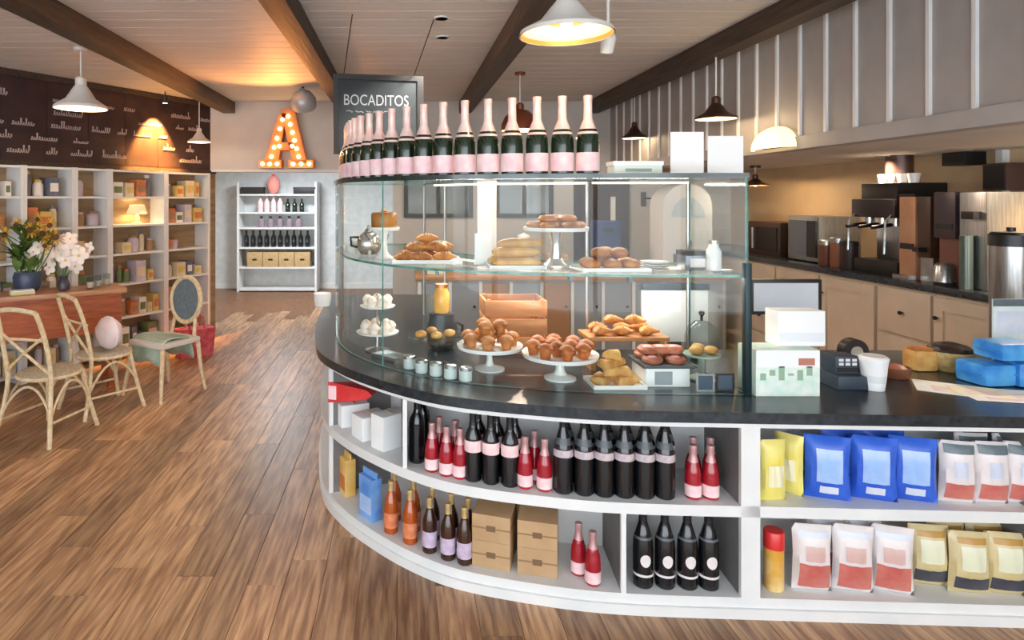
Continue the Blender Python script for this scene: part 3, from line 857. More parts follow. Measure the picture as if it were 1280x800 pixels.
def turnover():
    return MB().prism([(-.05, -.03), (.05, -.03), (0, .055)], 0, .03).build('turnover', PALEP)
tv = MB()
tv.lathe([(.052, 0), (.056, .008), (.05, .024), (.03, .036), (0, .04)], 3)
tvo = tv.build('turnover', PALEP)
pile(tvo, 'pale yellow triangular turnover in the heap on the white tray', 'turnover', 'turnovers on the case floor', x, y, z, [(-.065, -.03, 0), (.02, -.035, 0), (.075, .02, 0), (-.05, .04, 0), (.02, .04, 0), (-.02, 0, .04), (.045, 0, .04), (-.04, -.02, .075), (.01, .02, .08), (.0, 0, .115)], .004)
x, y = PX(825, 2.99), 2.99
o = MB().box(-.1, .1, -.09, .09, 0, .085, bev=.004).build('riser', PORC, loc=(x, y, Z0 + .0005)); MB().box(-.115, .115, -.105, .105, .0855, .1, bev=.003).build('top_board', mat('slate', (70, 74, 78), .5), o)
MB().box(-.06, .02, -.0915, -.0905, .01, .07).build('print', mat('grey_print', (150, 156, 160), .6), o)
tag(o, 'white block riser with a dark slate top holding pink pastries', 'riser')
pile(danish('danish_pastry', PINKP, mat('pink_icing', (232, 184, 180), .4)), 'pink glazed pastry on the slate topped riser', 'danish', 'pink pastries on the riser', x, y, Z0 + .101, [(-.06, -.05, 0), (.05, -.05, 0), (-.055, .05, 0), (.055, .045, 0), (0, 0, .034), (-.06, .0, .034), (.06, -.01, .036)], .003)
# glass cloche and little card frames at the right end
d = 3.02; x = PX(877, d)
e = empty('cloche', (x, d, Z0 + .0005), 'glass cloche on a grey green stand at the right end of the case', 'cloche')
SAGE = mat('sage_glaze', (150, 164, 150), .35)
MB().lathe([(.06, 0), (.06, .008), (.018, .03), (.018, .1), (.083, .115), (.083, .123), (0, .12)], 20).build('stand', SAGE, e)
MB().lathe([(.075, .124), (.076, .2), (.062, .25), (.03, .275), (.0, .278)], 20, cap=False).build('dome', CGL, e)
MB().lathe([(.006, .278), (.006, .3), (.014, .31), (.012, .322), (0, .326)], 12).build('knob', DARK, e)
pile(bun('bun', PALEP, .032), 'pale bun under the glass cloche', 'bun', 'buns under the cloche', x, d, Z0 + .1245, [(-.035, -.02, 0), (.035, -.02, 0), (0, .035, 0)], .001)
for px, dd, lab in ((882, 2.83, 'small grey picture frame on the case floor beside the riser'), (907, 2.835, 'small dark frame in the right corner of the case')):
    m1 = STEEL if px < 900 else DARK
    e = empty('picture_stand', (PX(px, dd), dd, Z0 + .0005), lab, 'frame')
    MB().box(-.04, .04, 0, .008, 0, .008).box(-.04, .04, 0, .008, .07, .078).box(-.04, -.032, 0, .008, .008, .07).box(.032, .04, 0, .008, .008, .07).build('frame', m1, e)
    MB().box(-.032, .032, .003, .006, .008, .07).build('card', mat('navy_card', (60, 78, 96), .5), e)
    MB().box(-.006, .006, .008, .05, 0, .006).build('foot', m1, e)
# board of croissants behind the centre stand
d = 3.25; x = PX(778, d)
e = empty('serving_board', (x, d, Z0 + .0005), 'raised wooden board with small croissants behind the turnovers', 'board')
BRDW = mat('board_wood', (190, 134, 84), .5, c2=(168, 110, 64), scale=4, stretch=(1, 8, 8))
MB().box(-.2, .2, -.1, .1, .15, .17, bev=.004).build('board', BRDW, e)
for sx in (-.17, .17): MB().box(sx - .012, sx + .012, -.08, .08, 0, .15).build('foot', BRDW, e)
pile(croissant('small_croissant', CROI, .1, .026), 'small croissant on the raised wooden board', 'croissant', 'croissants on the wooden board', x, d, Z0 + .172, [(-.13, -.05, 0, .3), (-.02, -.05, 0, -.2), (.1, -.05, 0, .2), (-.12, .045, 0, .1), (0, .045, 0, .4), (.11, .045, 0, -.3), (-.06, 0, .045, .2), (.06, 0, .045, -.2)], .003)
# silver lidded glass pots at the front
pt = MB().lathe([(.028, 0), (.031, .004), (.031, .05), (.026, .056)], 16).build('glass_pot', mat('milky_glass', (206, 216, 214), .2))
MB().lathe([(.0315, .05), (.0315, .064), (.02, .068), (0, .069)], 16, cap=False).build('lid', SILVER, pt)
pile(pt, 'small pale pot with silver lid at the front of the case', 'pot', 'silver lidded pots in the case', 0, 0, Z0 + .0005, [(PX(a, b), b, 0) for a, b in ((512, 3.22), (527, 3.14), (545, 3.09), (563, 3.04), (582, 3.0))], .0)
# silver teapot and cups at the left of the glass shelf
d = 3.86; x = PX(461, d)
e = empty('teapot', (x, d, ZC + .0005), 'silver teapot at the far left of the glass shelf', 'teapot')
MB().lathe([(.05, 0), (.07, .03), (.072, .08), (.05, .12), (.03, .13)], 20).build('body', SILVER, e)
MB().lathe([(.034, .13), (.02, .15), (.008, .155), (.01, .17), (0, .175)], 16, cap=False).build('lid', SILVER, e)
MB().tube([(.06, 0, .05), (.1, 0, .08), (.115, 0, .12)], [.016, .011, .008], 8).build('spout', SILVER, e)
MB().tube([(-.062, 0, .1), (-.11, 0, .1), (-.105, 0, .05), (-.066, 0, .04)], .008, 8).build('handle', BLACK, e)
cp = MB().lathe([(.025, 0), (.035, .02), (.04, .06), (.036, .06), (.03, .012), (0, .01)], 18).build('cup', PORC)
MB().tube([(.036, 0, .05), (.058, 0, .048), (.055, 0, .02), (.034, 0, .018)], .005, 6).build('handle', PORC, cp)
pile(cp, 'white cup beside the silver teapot on the glass shelf', 'cup', 'white cups on the glass shelf', 0, 0, ZC + .0005, [(PX(a, b), b, 0) for a, b in ((448, 4.2), (463, 4.15), (440, 3.95))], 0)
# wooden crate
d = 3.62; x = PX(640, d)
e = empty('wooden_crate', (x, d, Z0 + .0005), 'open reddish wooden crate at the back of the case', 'crate')
CRW = mat('crate_wood', (168, 108, 68), .6, c2=(196, 138, 94), scale=4, stretch=(1, 6, 6), rnd=.08)
for k in range(3):
    MB().box(-.17, .17, -.13, -.118, .01 + k * .1, .095 + k * .1, bev=.002).build('slat', CRW, e)
    MB().box(-.17, .17, .118, .13, .01 + k * .1, .095 + k * .1, bev=.002).build('slat', CRW, e)
    MB().box(-.17, -.158, -.117, .117, .01 + k * .1, .095 + k * .1, bev=.002).build('slat', CRW, e)
    MB().box(.158, .17, -.117, .117, .01 + k * .1, .095 + k * .1, bev=.002).build('slat', CRW, e)
MB().box(-.157, .157, -.117, .117, 0, .01).build('base', CRW, e)
for sx in (-1, 1):
    for sy in (-1, 1):
        MB().box(sx * .145 - .01, sx * .145 + .01, sy * .107 - .01, sy * .107 + .01, .01, .3).build('corner_post', CRW, e)
# things on the case top
for px, d, w_, y0, lab, st in ((859, 3.0, .155, 165, 'plain white card standing on the case top beside the low box', None), (907, 2.98, .165, 170, 'wide white card standing at the right end of the case top', None)):
    sign_card(px, d, TC, w_, PZ(y0, d) - TC, lab)
o = MB().box(-.11, .11, -.05, .05, 0, .055, bev=.004).build('low_box', mat('pale_mint_card', (222, 232, 222), .6), loc=(PX(793, 2.97), 2.97, TC + .0005))
MB().box(-.115, .115, -.054, .054, .04, .06, bev=.003).build('lid', PAPER, o)
MB().box(-.06, .06, -.0545, -.0515, .012, .026).build('print', mat('sage_print', (150, 170, 156), .6), o)
tag(o, 'low pale mint card box on the case top after the last bottle', 'box')

# ------------------------------------------------------------------ till end of the counter
MINT = mat('mint_print_card', (206, 232, 216), .6, c2=(236, 240, 232), scale=24)
d = 2.76
x = PX(985, d)
o = MB().box(-.138, .138, 0, .15, 0, .2, bev=.003).build('leaflet_box', MINT, loc=(x, d, Z0 + .0005))
MB().box(-.137, .137, -.0008, 0, .125, .198).build('white_panel', PAPER, o); MB().box(.045, .115, -.0016, -.0008, .135, .165).build('red_print', mat('red_brown_print', (188, 120, 100), .6), o)
for k in range(6): MB().box(-.12 + k * .04, -.095 + k * .04, -.0008, 0, .07 + .02 * (k % 2), .1 + .015 * (k % 3)).build('green_print', mat('green_print', (150, 178, 150), .6), o)
tag(o, 'white and mint printed box standing at the counter front by the till', 'box')
o = MB().box(-.105, .105, 0, .1, 0, .155, bev=.002).build('white_box', PAPER, loc=(PX(1002, 2.83), 2.83, Z0 + .2012))
MB().box(-.1, .1, -.0008, 0, .02, .06).build('print', mat('faint_print', (226, 230, 234), .6), o)
tag(o, 'plain white box stacked on top of the mint printed box', 'box')
# card reader and till screen
e = empty('till_screen', (PX(978, 3.3), 3.3, Z0 + .0005), 'till screen with black frame and pale grey display on a dark stand', 'screen')
SCRM = mat('screen_grey', (190, 196, 206), .3, c2=(206, 208, 214), scale=3)
MB().box(-.11, .11, -.09, .09, 0, .02, bev=.005).box(-.03, .03, -.02, .02, .02, .28).build('stand', BLACK, e)
MB().box(-.185, .185, -.03, 0, .26, .44, bev=.006).build('frame', BLACK, e)
MB().box(-.165, .165, -.0315, -.0305, .278, .422).build('display', SCRM, e)
e = empty('card_reader', (PX(1052, 2.93), 2.93, Z0 + .0005), 'dark slate card terminal between the boxes and the paper cup', 'card terminal')
SLT = mat('slate_plastic', (52, 64, 76), .4)
MB().box(-.07, .07, -.08, .08, 0, .06, bev=.006).build('base', SLT, e)
MB().box(-.055, .055, -.04, .06, .06, .14, bev=.008).build('body', SLT, e)
MB().box(-.05, .05, -.0415, -.0405, .07, .09).build('slot', BLACK, e)
for k in range(6): MB().box(-.04 + (k % 3) * .03, -.02 + (k % 3) * .03, -.0425, -.0405, .1 + (k // 3) * .018, .112 + (k // 3) * .018).build('key', PALEL, e)
e = empty('tape_dispenser', (PX(1066, 3.12), 3.12, Z0 + .0005), 'black and silver tape dispenser with a round reel behind the cup', 'tape dispenser')
MB().box(-.09, .09, -.04, .04, 0, .06, bev=.01).build('base', BLACK, e)
MB().lathe([(.02, -.025), (.062, -.025), (.062, .025), (.02, .025)], 24, M=Mloc(0, 0, .11, rx=R(90))).build('reel', DARK, e)
MB().lathe([(0, -.03), (.03, -.03), (.03, .03), (0, .03)], 20, M=Mloc(0, 0, .11, rx=R(90)), cap=False).build('hub', SILVER, e)
cup = MB().lathe([(.042, 0), (.056, .13), (.058, .135), (.053, .133), (0, .12)], 24).build('paper_cup', PAPER, loc=(PX(1092, 2.87), 2.87, Z0 + .0005))
MB().lathe([(.0585, .13), (.0595, .142), (.05, .15), (0, .15)], 24, cap=False).build('lid', PORC, cup)
MB().lathe([(.0463, .035), (.0513, .09)], 24, cap=False).build('sleeve', mat('pale_grey_sleeve', (222, 224, 222), .7), cup)
tag(cup, 'white paper cup with lid at the counter front', 'cup')
bk = MB().lathe([(.05, 0), (.062, .03), (.065, .05), (.055, .05), (.05, .02), (0, .015)], 18).build('snack_dish', mat('walnut', (112, 66, 42), .5), loc=(PX(1119, 3.06), 3.06, Z0 + .0005))
tag(bk, 'small brown wooden dish between the cup and the loaf', 'dish')
MB().lathe([(.05, .045), (.03, .06), (0, .064)], 16, cap=False).build('contents', PINKP, bk)
o = MB().box(-.055, .055, -.05, .05, 0, .1, bev=.02).build('loaf', PALEP, loc=(PX(1150, 3.2), 3.2, Z0 + .0005)); MB().box(-.045, .045, -.03, .03, .1, .112, bev=.004).build('crust', CROI, o)
tag(o, 'square golden loaf cake beside the brown dish on the counter', 'cake')
o = MB().lathe([(.05, 0), (.085, .04), (.1, .1), (.094, .1), (.08, .04), (0, .02)], 24).build('basket', mat('straw', (206, 178, 118), .7, c2=(178, 148, 92), scale=50, bump=.5), loc=(PX(1187, 3.18), 3.18, Z0 + .0005))
MB().blob(.092, .092, .04, M=Mloc(0, 0, .1), sub=3, noise=.12, seed=9).build('contents', mat('dark_chocolate', (44, 28, 26), .4, bump=.6, scale=18), o)
tag(o, 'straw basket heaped with dark chocolate pieces', 'basket')
BLP = mat('blue_wrapper', (40, 122, 206), .35, c2=(96, 180, 232), scale=7, bump=.3)
for i, (px, dd, zz, ww, hh, rz) in enumerate(((1232, 2.97, 0, .16, .1, .1), (1281, 2.95, 0, .16, .11, -.1), (1258, 2.97, .115, .19, .08, .05))):
    o = MB().box(-ww / 2, ww / 2, -.075, .075, 0, hh, bev=.022).build('blue_packet', BLP, loc=(PX(px, dd), dd, Z0 + .0005 + zz), rz=rz)
    MB().box(-ww / 2 - .012, -ww / 2 + .004, -.06, .06, hh / 2 - .003, hh / 2 + .003).box(ww / 2 - .004, ww / 2 + .012, -.06, .06, hh / 2 - .003, hh / 2 + .003).build('crimped_end', BLP, o)
    tag(o, 'blue wrapped packet in the small heap by the papers' if i < 2 else 'blue wrapped packet lying on top of two others', 'packet', 'blue packets on the counter' if i < 2 else None)
def sheet(px, dd, w_, l_, rz, m, k, label):
    o = MB().box(-w_ / 2, w_ / 2, -l_ / 2, l_ / 2, 0, .0012).build('leaflet', m, loc=(PX(px, dd), dd, Z0 + .0006 + k * .0015), rz=rz, smooth=False)
    MB().box(-w_ * .38, w_ * .1, -l_ * .3, l_ * .3, .0012, .0016).build('print', mat('pink_lilac_print', (226, 206, 220), .7, c2=(240, 226, 200), scale=20), o)
    tag(o, label, 'leaflet')
sheet(1196, 2.86, .21, .3, 1.0, PAPER, 0, 'white printed leaflet with its corner towards the paper cup')
sheet(1252, 2.77, .21, .3, 1.35, PAPER, 1, 'white leaflet nearest the counter edge before the blue packets')
sheet(1225, 2.82, .15, .2, 1.2, mat('cream_paper', (240, 232, 206), .7), 2, 'cream leaflet lying across the two white leaflets')
o = MB().box(-.12, .12, 0, .008, 0, .36, bev=.002).build('display_board', mat('pale_green_white_card', (226, 236, 232), .6, c2=(210, 226, 226), scale=12), loc=(PX(1272, 3.14), 3.14, Z0 + .0005))
MB().box(-.12, .12, -.001, 0, .325, .36).build('dark_edge', GREYT, o); MB().box(-.1, .1, -.001, 0, .19, .3).build('print', PALB, o); MB().box(-.004, .004, .008, .09, 0, .2).build('strut', CARD, o)
tag(o, 'pale printed display board standing behind the blue packets', 'sign')
e = empty('drink_urn', (PX(1264, 3.42), 3.42, Z0 + .0005), 'tall stainless drink urn with black lid behind the display board', 'urn')
MB().lathe([(.085, 0), (.09, .01), (.09, .6)], 28).build('body', STEEL, e)
MB().lathe([(.094, .6), (.094, .66), (.08, .675), (0, .68)], 28).build('lid', BLACK, e)
MB().lathe([(.02, .68), (.02, .7), (0, .703)], 12, cap=False).build('knob', BLACK, e)
MB().tube([(0, -.088, .1), (0, -.12, .1), (0, -.125, .07)], .01, 8).build('tap', BLACK, e)
# white till back seen through the case
e = empty('receipt_terminal', (PX(843, 3.47), 3.47, Z0 + .0005), 'white flat backed till terminal behind the glass case', 'till')
MB().box(-.175, .175, -.02, .02, .08, .36, bev=.008).build('screen_back', PORC, e)
MB().box(-.18, .18, -.025, .025, .36, .395, bev=.004).build('top_edge', SLT, e)
MB().box(-.1, .1, -.06, .06, 0, .03, bev=.005).box(-.03, .03, -.015, .015, .03, .1).build('stand', SLT, e)
# white canister left of the case, at the rounded end of the worktop
o = MB().lathe([(.06, 0), (.07, .05), (.072, .1), (.066, .1), (0, .03)], 20).build('bowl', PORC, loc=(PX(403, 5.1) , 5.1, Z0 + .0005))
MB().lathe([(.055, 0.001), (.055, .004)], 16).build('foot_ring', PORC, o)
tag(o, 'white bowl on the far end of the worktop outside the case', 'bowl')

# ------------------------------------------------------------------ back counter along the recess wall
XC, ZK = 3.45, 1.135
CABM = mat('cabinet_cream', (206, 190, 168), .5, c2=(196, 180, 158), scale=4)
kt = tag(MB().box(XC - .03, XW - .001, 2.6, YB - .01, ZK - .045, ZK, bev=.005).build('back_worktop', CTOP), 'black worktop along the tan wall of the service recess', 'worktop')
y0 = 2.9
n = 0
knobm = MB().lathe([(.006, 0), (.006, .012), (.014, .016), (.012, .026), (0, .028)], 10, M=Matrix.Rotation(R(-90), 4, 'Y')).mesh('knob', DARK)
positions = []
CABLAB = ['at the bare near end of the worktop', 'below the stainless boiler', 'below the copper dispenser', 'below the espresso machine', 'below the silver microwave', 'below the dark oven', 'just past the dark oven', 'in the far corner of the recess', 'x']
while y0 < YB - .65:
    L = .5 if n % 3 == 2 else .62
    e = empty('base_cabinet', (XC, y0, .0), 'cream %s cabinet %s' % ('drawer' if n % 3 == 2 else 'panelled door', CABLAB[n]), 'cabinet', 'base cabinets under the back worktop')
    MB().box(0, XW - XC - .002, .002, L - .002, .0005, ZK - .046).build('body', CABM, e)
    if n % 3 == 2:
        for k in range(3):
            zz = .1 + k * .33
            dd_ = MB().box(-.02, 0, .02, L - .02, zz, zz + .31, bev=.003).build('drawer', CABM, e)
            kb = bpy.data.objects.new('knob', knobm); C.objects.link(kb); kb.parent = dd_; kb.location = (-.02, L / 2, zz + .155)
    else:
        dd_ = MB().box(-.012, 0, .012, L - .012, .1, ZK - .07).box(-.024, -.012, .012, .08, .1, ZK - .07).box(-.024, -.012, L - .08, L - .012, .1, ZK - .07).box(-.024, -.012, .08, L - .08, .1, .17).box(-.024, -.012, .08, L - .08, ZK - .15, ZK - .07).build('door', CABM, e, smooth=False)
        kb = bpy.data.objects.new('knob', knobm); C.objects.link(kb); kb.parent = dd_; kb.location = (-.024, L - .045 if n % 2 else .045, ZK - .2)
    y0 += L
    n += 1
def KX(px, x): return F * x / (px - CX)          # depth along the recess for picture column px at lateral x
def kthing(name, px0, px1, xc, label, cat):
    """thing on the back worktop: local x towards the wall, local y along it"""
    ya, yb = KX(px1, xc), KX(px0, xc)
    e = empty(name, (xc, (ya + yb) / 2, ZK + .0005), label, cat)
    return e, (yb - ya) / 2, (ya + yb) / 2
def kz(py, y): return PZ(py, y) - ZK
# microwave and dark cupboard box
e, hw, yy = kthing('oven', 937, 978, 3.62, 'dark brown boxed oven at the far end of the black worktop', 'oven')
DKB = mat('dark_brown_enamel', (58, 40, 34), .35)
MB().box(-.02, .34, -hw, hw, 0, .33, bev=.01).build('body', DKB, e); MB().box(-.03, -.02, -hw + .05, hw * .4, .05, .28).build('door', BLACK, e); MB().tube([(-.05, hw * .5, .06), (-.05, hw * .5, .27)], .01, 6).build('handle', STEEL, e)
e, hw, yy = kthing('microwave', 985, 1024, 3.58, 'silver microwave on the black worktop beside the dark oven', 'microwave')
hh = kz(270, yy)
MB().box(0, .36, -hw, hw, .012, hh, bev=.01).build('body', STEEL, e); MB().box(-.012, 0, -hw * .3, hw - .03, .05, hh - .04).build('door', mat('microwave_glass', (92, 96, 104), .2), e)
MB().box(-.012, 0, -hw + .03, -hw * .36, .05, hh - .04).build('control_panel', DARK, e)
for sx in (.04, .32):
    for sy in (-.8, .8): MB().lathe([(.012, 0), (.012, .012)], 8, M=Mloc(sx, sy * hw, 0)).build('foot', BLACK, e)
# canisters
for i, (px, m, hgt) in enumerate(((1033, mat('brown_tin', (104, 62, 44), .4), .2), (1048, mat('rust_tin', (138, 84, 62), .4), .23), (1062, mat('dark_tin', (54, 40, 38), .4), .21))):
    xx = 3.6; yy = KX(px, xx)
    o = MB().lathe([(.058, 0), (.06, .005), (.06, hgt)], 18).build('canister', m, loc=(xx, yy, ZK + .0005))
    MB().lathe([(.062, hgt - .03), (.062, hgt + .006), (.05, hgt + .012), (0, hgt + .014)], 18, cap=False).build('lid', STEEL if i != 2 else BLACK, o)
    tag(o, ('brown', 'rust coloured taller', 'very dark')[i] + ' round canister between the microwave and the coffee machine', 'canister')
# coffee machine
e, hw, yy = kthing('coffee_machine', 1064, 1118, 3.55, 'large dark and silver espresso machine with pipes on the black worktop', 'coffee machine')
MB().box(.02, .45, -hw, hw, .0, .1, bev=.01).build('drip_base', DARK, e)
MB().box(.2, .45, -hw, hw, .1, .42, bev=.01).build('body', STEEL, e)
MB().box(.0, .45, -hw, hw, .42, .56, bev=.015).build('head', mat('dark_chrome', (70, 62, 62), .25, .7), e)
MB().box(.05, .42, -hw + .04, hw - .04, .56, .68, bev=.01).build('cup_rail', DARK, e)
for k in (-1, 0, 1):
    g = MB().lathe([(.035, 0), (.035, .06)], 14, M=Mloc(.08, k * hw * .6, .36)).build('group_head', SILVER, e)
    MB().tube([(.05, k * hw * .6, .37), (-.1, k * hw * .6, .35)], .014, 8).build('portafilter_handle', BLACK, g)
for k in (-.85, .85): MB().tube([(.02, k * hw, .46), (-.04, k * hw, .4), (-.05, k * hw, .16)], .007, 6).build('steam_wand', SILVER, e)
for k in range(4): MB().lathe([(.03, 0), (.042, .07), (.036, .07), (0, .01)], 12, M=Mloc(.2, (k - 1.5) * hw * .45, .68)).build('cup', PORC, e)
MB().lathe([(.09, 0), (.09, .22), (.06, .26), (0, .27)], 16, M=Mloc(.26, hw * .3, .68)).build('bean_hopper', mat('bean_brown', (62, 44, 40), .3), e)
# copper water tower and grinder group
e, hw, yy = kthing('copper_dispenser', 1124, 1144, 3.56, 'upright copper fronted dispenser next to the espresso machine', 'dispenser')
hh = kz(246, yy)
MB().box(0, .3, -hw, hw, 0, hh, bev=.008).build('body', mat('pale_copper', (196, 150, 118), .4, .3, c2=(178, 126, 92), scale=4), e); MB().box(-.004, 0, -hw + .01, hw - .01, hh * .36, hh * .43).build('black_slot', BLACK, e); MB().box(-.005, .3, -hw, hw, hh, hh + .02).build('top_plate', DARK, e)
MB().box(-.05, .01, -hw, hw, 0, .025).build('drip_tray', STEEL, e)
e, hw, yy = kthing('coffee_grinder', 1147, 1163, 3.56, 'slim dark brown grinder between the copper dispenser and the brewer', 'grinder')
hh = kz(246, yy)
MB().box(.0, .2, -hw, hw, .16, hh, bev=.01).build('body', mat('grinder_brown', (66, 42, 28), .35), e); MB().box(.02, .2, -hw, hw, 0, .16).build('stand', STEEL, e); MB().box(-.06, 0, -hw * .5, hw * .5, .2, .23).build('chute', BLACK, e)
e, hw, yy = kthing('filter_brewer', 1167, 1194, 3.54, 'filter brewer with dark top and red brown lower body', 'brewer')
hh = kz(240, yy)
MB().box(.0, .3, -hw, hw, hh * .5, hh, bev=.01).build('head', mat('plum_enamel', (62, 48, 54), .3), e); MB().box(.04, .3, -hw, hw, 0, hh * .5).build('body', mat('red_brown_enamel', (122, 78, 64), .35), e)
MB().box(-.006, 0, -hw + .02, hw - .02, hh * .6, hh * .66).build('control_strip', BLACK, e)
MB().lathe([(.05, 0), (.065, .02), (.055, .12), (.04, .14)], 14, M=Mloc(-.0, 0, .001)).build('jug', STEEL, e)
e, hw, yy = kthing('water_boiler', 1199, 1234, 3.54, 'tall stainless boiler with a dark spout at the near end of the black worktop', 'boiler')
hh = kz(240, yy)
MB().box(.0, .3, -hw, hw, .0, hh, bev=.012).build('body', STEEL, e); MB().box(-.05, 0, -hw * .6, hw * .3, hh * .72, hh * .8, bev=.004).build('spout', DARK, e); MB().lathe([(.035, 0), (.035, hh * .55)], 14, M=Mloc(-.04, 0, .001)).build('sight_tube', mat('grey_green_tube', (104, 116, 108), .3, .5), e)
# boxes fixed to the recess wall
def wallbox(px0, px1, py0, py1, label, m, fm):
    xx = XW - .16
    ya, yb = KX(px1, xx), KX(px0, xx); yc = (ya + yb) / 2
    z1, z0 = PZ(py0, yc), PZ(py1, yc)
    e = empty('wall_speaker', (XW, yc, z0), label, 'speaker')
    hw = (yb - ya) / 2
    MB().box(-.16, -.001, -hw, hw, 0, z1 - z0, bev=.006).build('cabinet', m, e)
    MB().box(-.166, -.16, -hw + .015, hw - .015, .015, z1 - z0 - .015).build('grille', fm, e)
wallbox(1177, 1205, 184, 207, 'small black speaker high on the tan recess wall', BLACK, DARK)
wallbox(1228, 1258, 204, 238, 'brown black speaker on the tan wall beside the white upright', mat('espresso_brown', (74, 54, 48), .4), BLACK)
struct(MB().box(XW - .05, XW, KX(1262, XW), KX(1262, XW) + .05, ZK, SOFF), 'trim_6', WHITE)

# ------------------------------------------------------------------ back bar against the back wall
BBM = mat('back_bar_paint', (196, 190, 182), .5)
bb = empty('back_bar', (0, 6.5, 0), 'pale back bar with tall bluish door panels behind the case', 'cabinet')
MB().box(.15, 3.3, .03, .55, .0005, .87).build('body', BBM, bb)
n = 10
for k in range(n):
    x0 = .17 + k * (3.11 / n); x1 = x0 + 3.11 / n - .02
    dm = mat('bluegrey_door', (150, 156, 164), .5) if k not in (2, 4) else mat('tan_door', (172, 128, 92), .5)
    dr = MB().box(x0, x1, .012, .03, .1, .83, bev=.003).build('door', dm, bb)
    MB().box(x0 - .012, x0 + .02, .0, .012, .08, .85).build('stile', WHITE, dr)
    MB().lathe([(.01, 0), (.014, .01), (0, .018)], 10, M=Mloc(x1 - .04, .012, .6, rx=R(90)), cap=False).build('knob', DARK, dr)
MB().box(.13, 3.32, -.02, .57, .871, .91, bev=.004).build('wooden_top', mat('bar_top_wood', (196, 142, 92), .4, c2=(176, 120, 74), scale=4, stretch=(1, 8, 8)), bb)
# white round-topped machine on the back bar
e = empty('white_machine', (2.93, 6.75, .9105), 'white round topped machine standing on the wooden back bar', 'machine')
pr = [(-.25, 0)] + [(.25 , 0)] + [(.25 * math.cos(t), .72 + .22 * math.sin(t)) for t in [i * PI / 14 for i in range(15)]]
MB().prism(pr, -.18, .18, M=Matrix.Rotation(R(90), 4, 'X')).build('body', PORC, e)
MB().prism([(.17 * math.cos(t), .6 + .2 * math.sin(t)) for t in [i * PI / 12 for i in range(13)]], .18, .19, M=Matrix.Rotation(R(90), 4, 'X')).build('window', mat('pale_blue_window', (206, 220, 226), .2), e)
MB().box(-.15, .12, -.2, -.18, .1, .22, bev=.004).build('control_panel', GREYP, e)
MB().box(-.02, .02, -.22, -.19, .3, .36).build('latch', DARK, e)
o = MB().lathe([(.07, 0), (.085, .02), (.085, .3), (.06, .34), (.06, .37)], 18).build('storage_jar', mat('pale_ceramic', (224, 226, 220), .35), loc=(1.28, 6.75, .9105)); MB().lathe([(.065, .37), (.065, .4), (.015, .42), (0, .43)], 18, cap=False).build('lid', PORC, o)
tag(o, 'tall pale ceramic jar on the wooden back bar', 'jar')
o = MB().box(-.13, .13, -.1, .1, 0, .55, bev=.012).build('blue_crate', mat('blue_plastic', (44, 62, 104), .45), loc=(2.14, 6.75, .9105)); MB().box(-.135, .135, -.105, .105, .52, .555, bev=.006).build('rim', mat('blue_plastic_rim', (56, 76, 120), .45), o); MB().box(-.05, .05, -.1065, -.1045, .44, .48).build('hand_hold', BLACK, o)
tag(o, 'dark blue plastic crate on the wooden back bar', 'crate')
for i, (xx, m, hh) in enumerate(((.36, mat('pale_green_paint', (206, 224, 210), .5), .34), (.88, PAPER, .98), (1.62, mat('tan_box', (190, 160, 124), .6), .2))):
    o = MB().box(-.1, .1, -.09, .09, 0, hh, bev=.006).build('storage_box', m, loc=(xx, 6.75, .9105)); MB().box(-.105, .105, -.095, .095, hh - .03, hh + .003, bev=.003).build('lid', m, o)
    tag(o, ('pale green', 'tall white', 'low tan')[i] + ' storage box on the wooden back bar', 'box')
# small black wall lamp on the wall by the doorway
e = empty('wall_lamp', (PX(804, YB), YB, PZ(258, YB)), 'small black wall lamp beside the dark door', 'wall lamp')
MB().box(-.03, .03, -.02, -.001, 0, .18, bev=.005).build('mount', BLACK, e); MB().tube([(0, -.02, .1), (.12, -.08, .1), (.2, -.08, .1)], .01, 6).build('arm', BLACK, e); MB().lathe([(.05, 0), (.02, .06), (.015, .07)], 14, M=Mloc(.2, -.08, .04)).build('shade', BLACK, e)

# ------------------------------------------------------------------ pendant lamps
WARM = (1.0, .72, .42)
def bulb_m(s): return mat('bulb_glow_%d' % int(s * 10), (255, 222, 170), .4, em=s)
def pendant(px, py, d, rad, label, outer, inner, hgt=None, energy=14, em=6, cord=None, ztop=CEIL, style='dome', colr=WARM):
    x, z = PX(px, d), PZ(py, d)
    h = hgt or rad * .75
    e = empty('pendant_lamp', (x, d, z), label, 'pendant lamp')
    if style == 'dome':
        pr = [(rad, 0), (rad * .97, h * .12), (rad * .55, h * .42), (rad * .36, h * .75), (rad * .2, h)]
    else:
        pr = [(rad, 0), (rad * .98, h * .3), (rad * .8, h * .65), (rad * .45, h * .92), (rad * .2, h)]
    th = .006
    MB().lathe(pr + [(max(r - th, .002), q) for r, q in reversed(pr)][1:] + [], 32, cap=False).build('shade', outer, e)
    MB().lathe([(max(r - th * 1.3, .002), q + .001) for r, q in pr], 32, cap=False).build('lining', inner, e)
    MB().lathe([(rad * .21, h - .002), (rad * .21, h + rad * .25), (rad * .12, h + rad * .34)], 16).build('socket', outer, e)
    MB().tube([(0, 0, h + rad * .34), (0, 0, ztop - z - .001)], .006, 6).build('cord', cord or WHITE, e)
    MB().blob(.03, .03, .04, M=Mloc(0, 0, h * .42), sub=2).build('bulb', bulb_m(em), e)
    MB().lathe([(.05, ztop - z - .025), (.05, ztop - z - .0005)], 16).build('ceiling_rose', outer, e)
    if energy:
        light('bulb_light', 'POINT', (0, 0, h * .12), energy, colr, .03, parent=e)
    return e
WSH = mat('white_enamel', (226, 222, 214), .35); BRZ = mat('bronze_shade', (84, 62, 50), .35, .6); GLD = mat('gold_lining', (226, 140, 70), .4, .4)
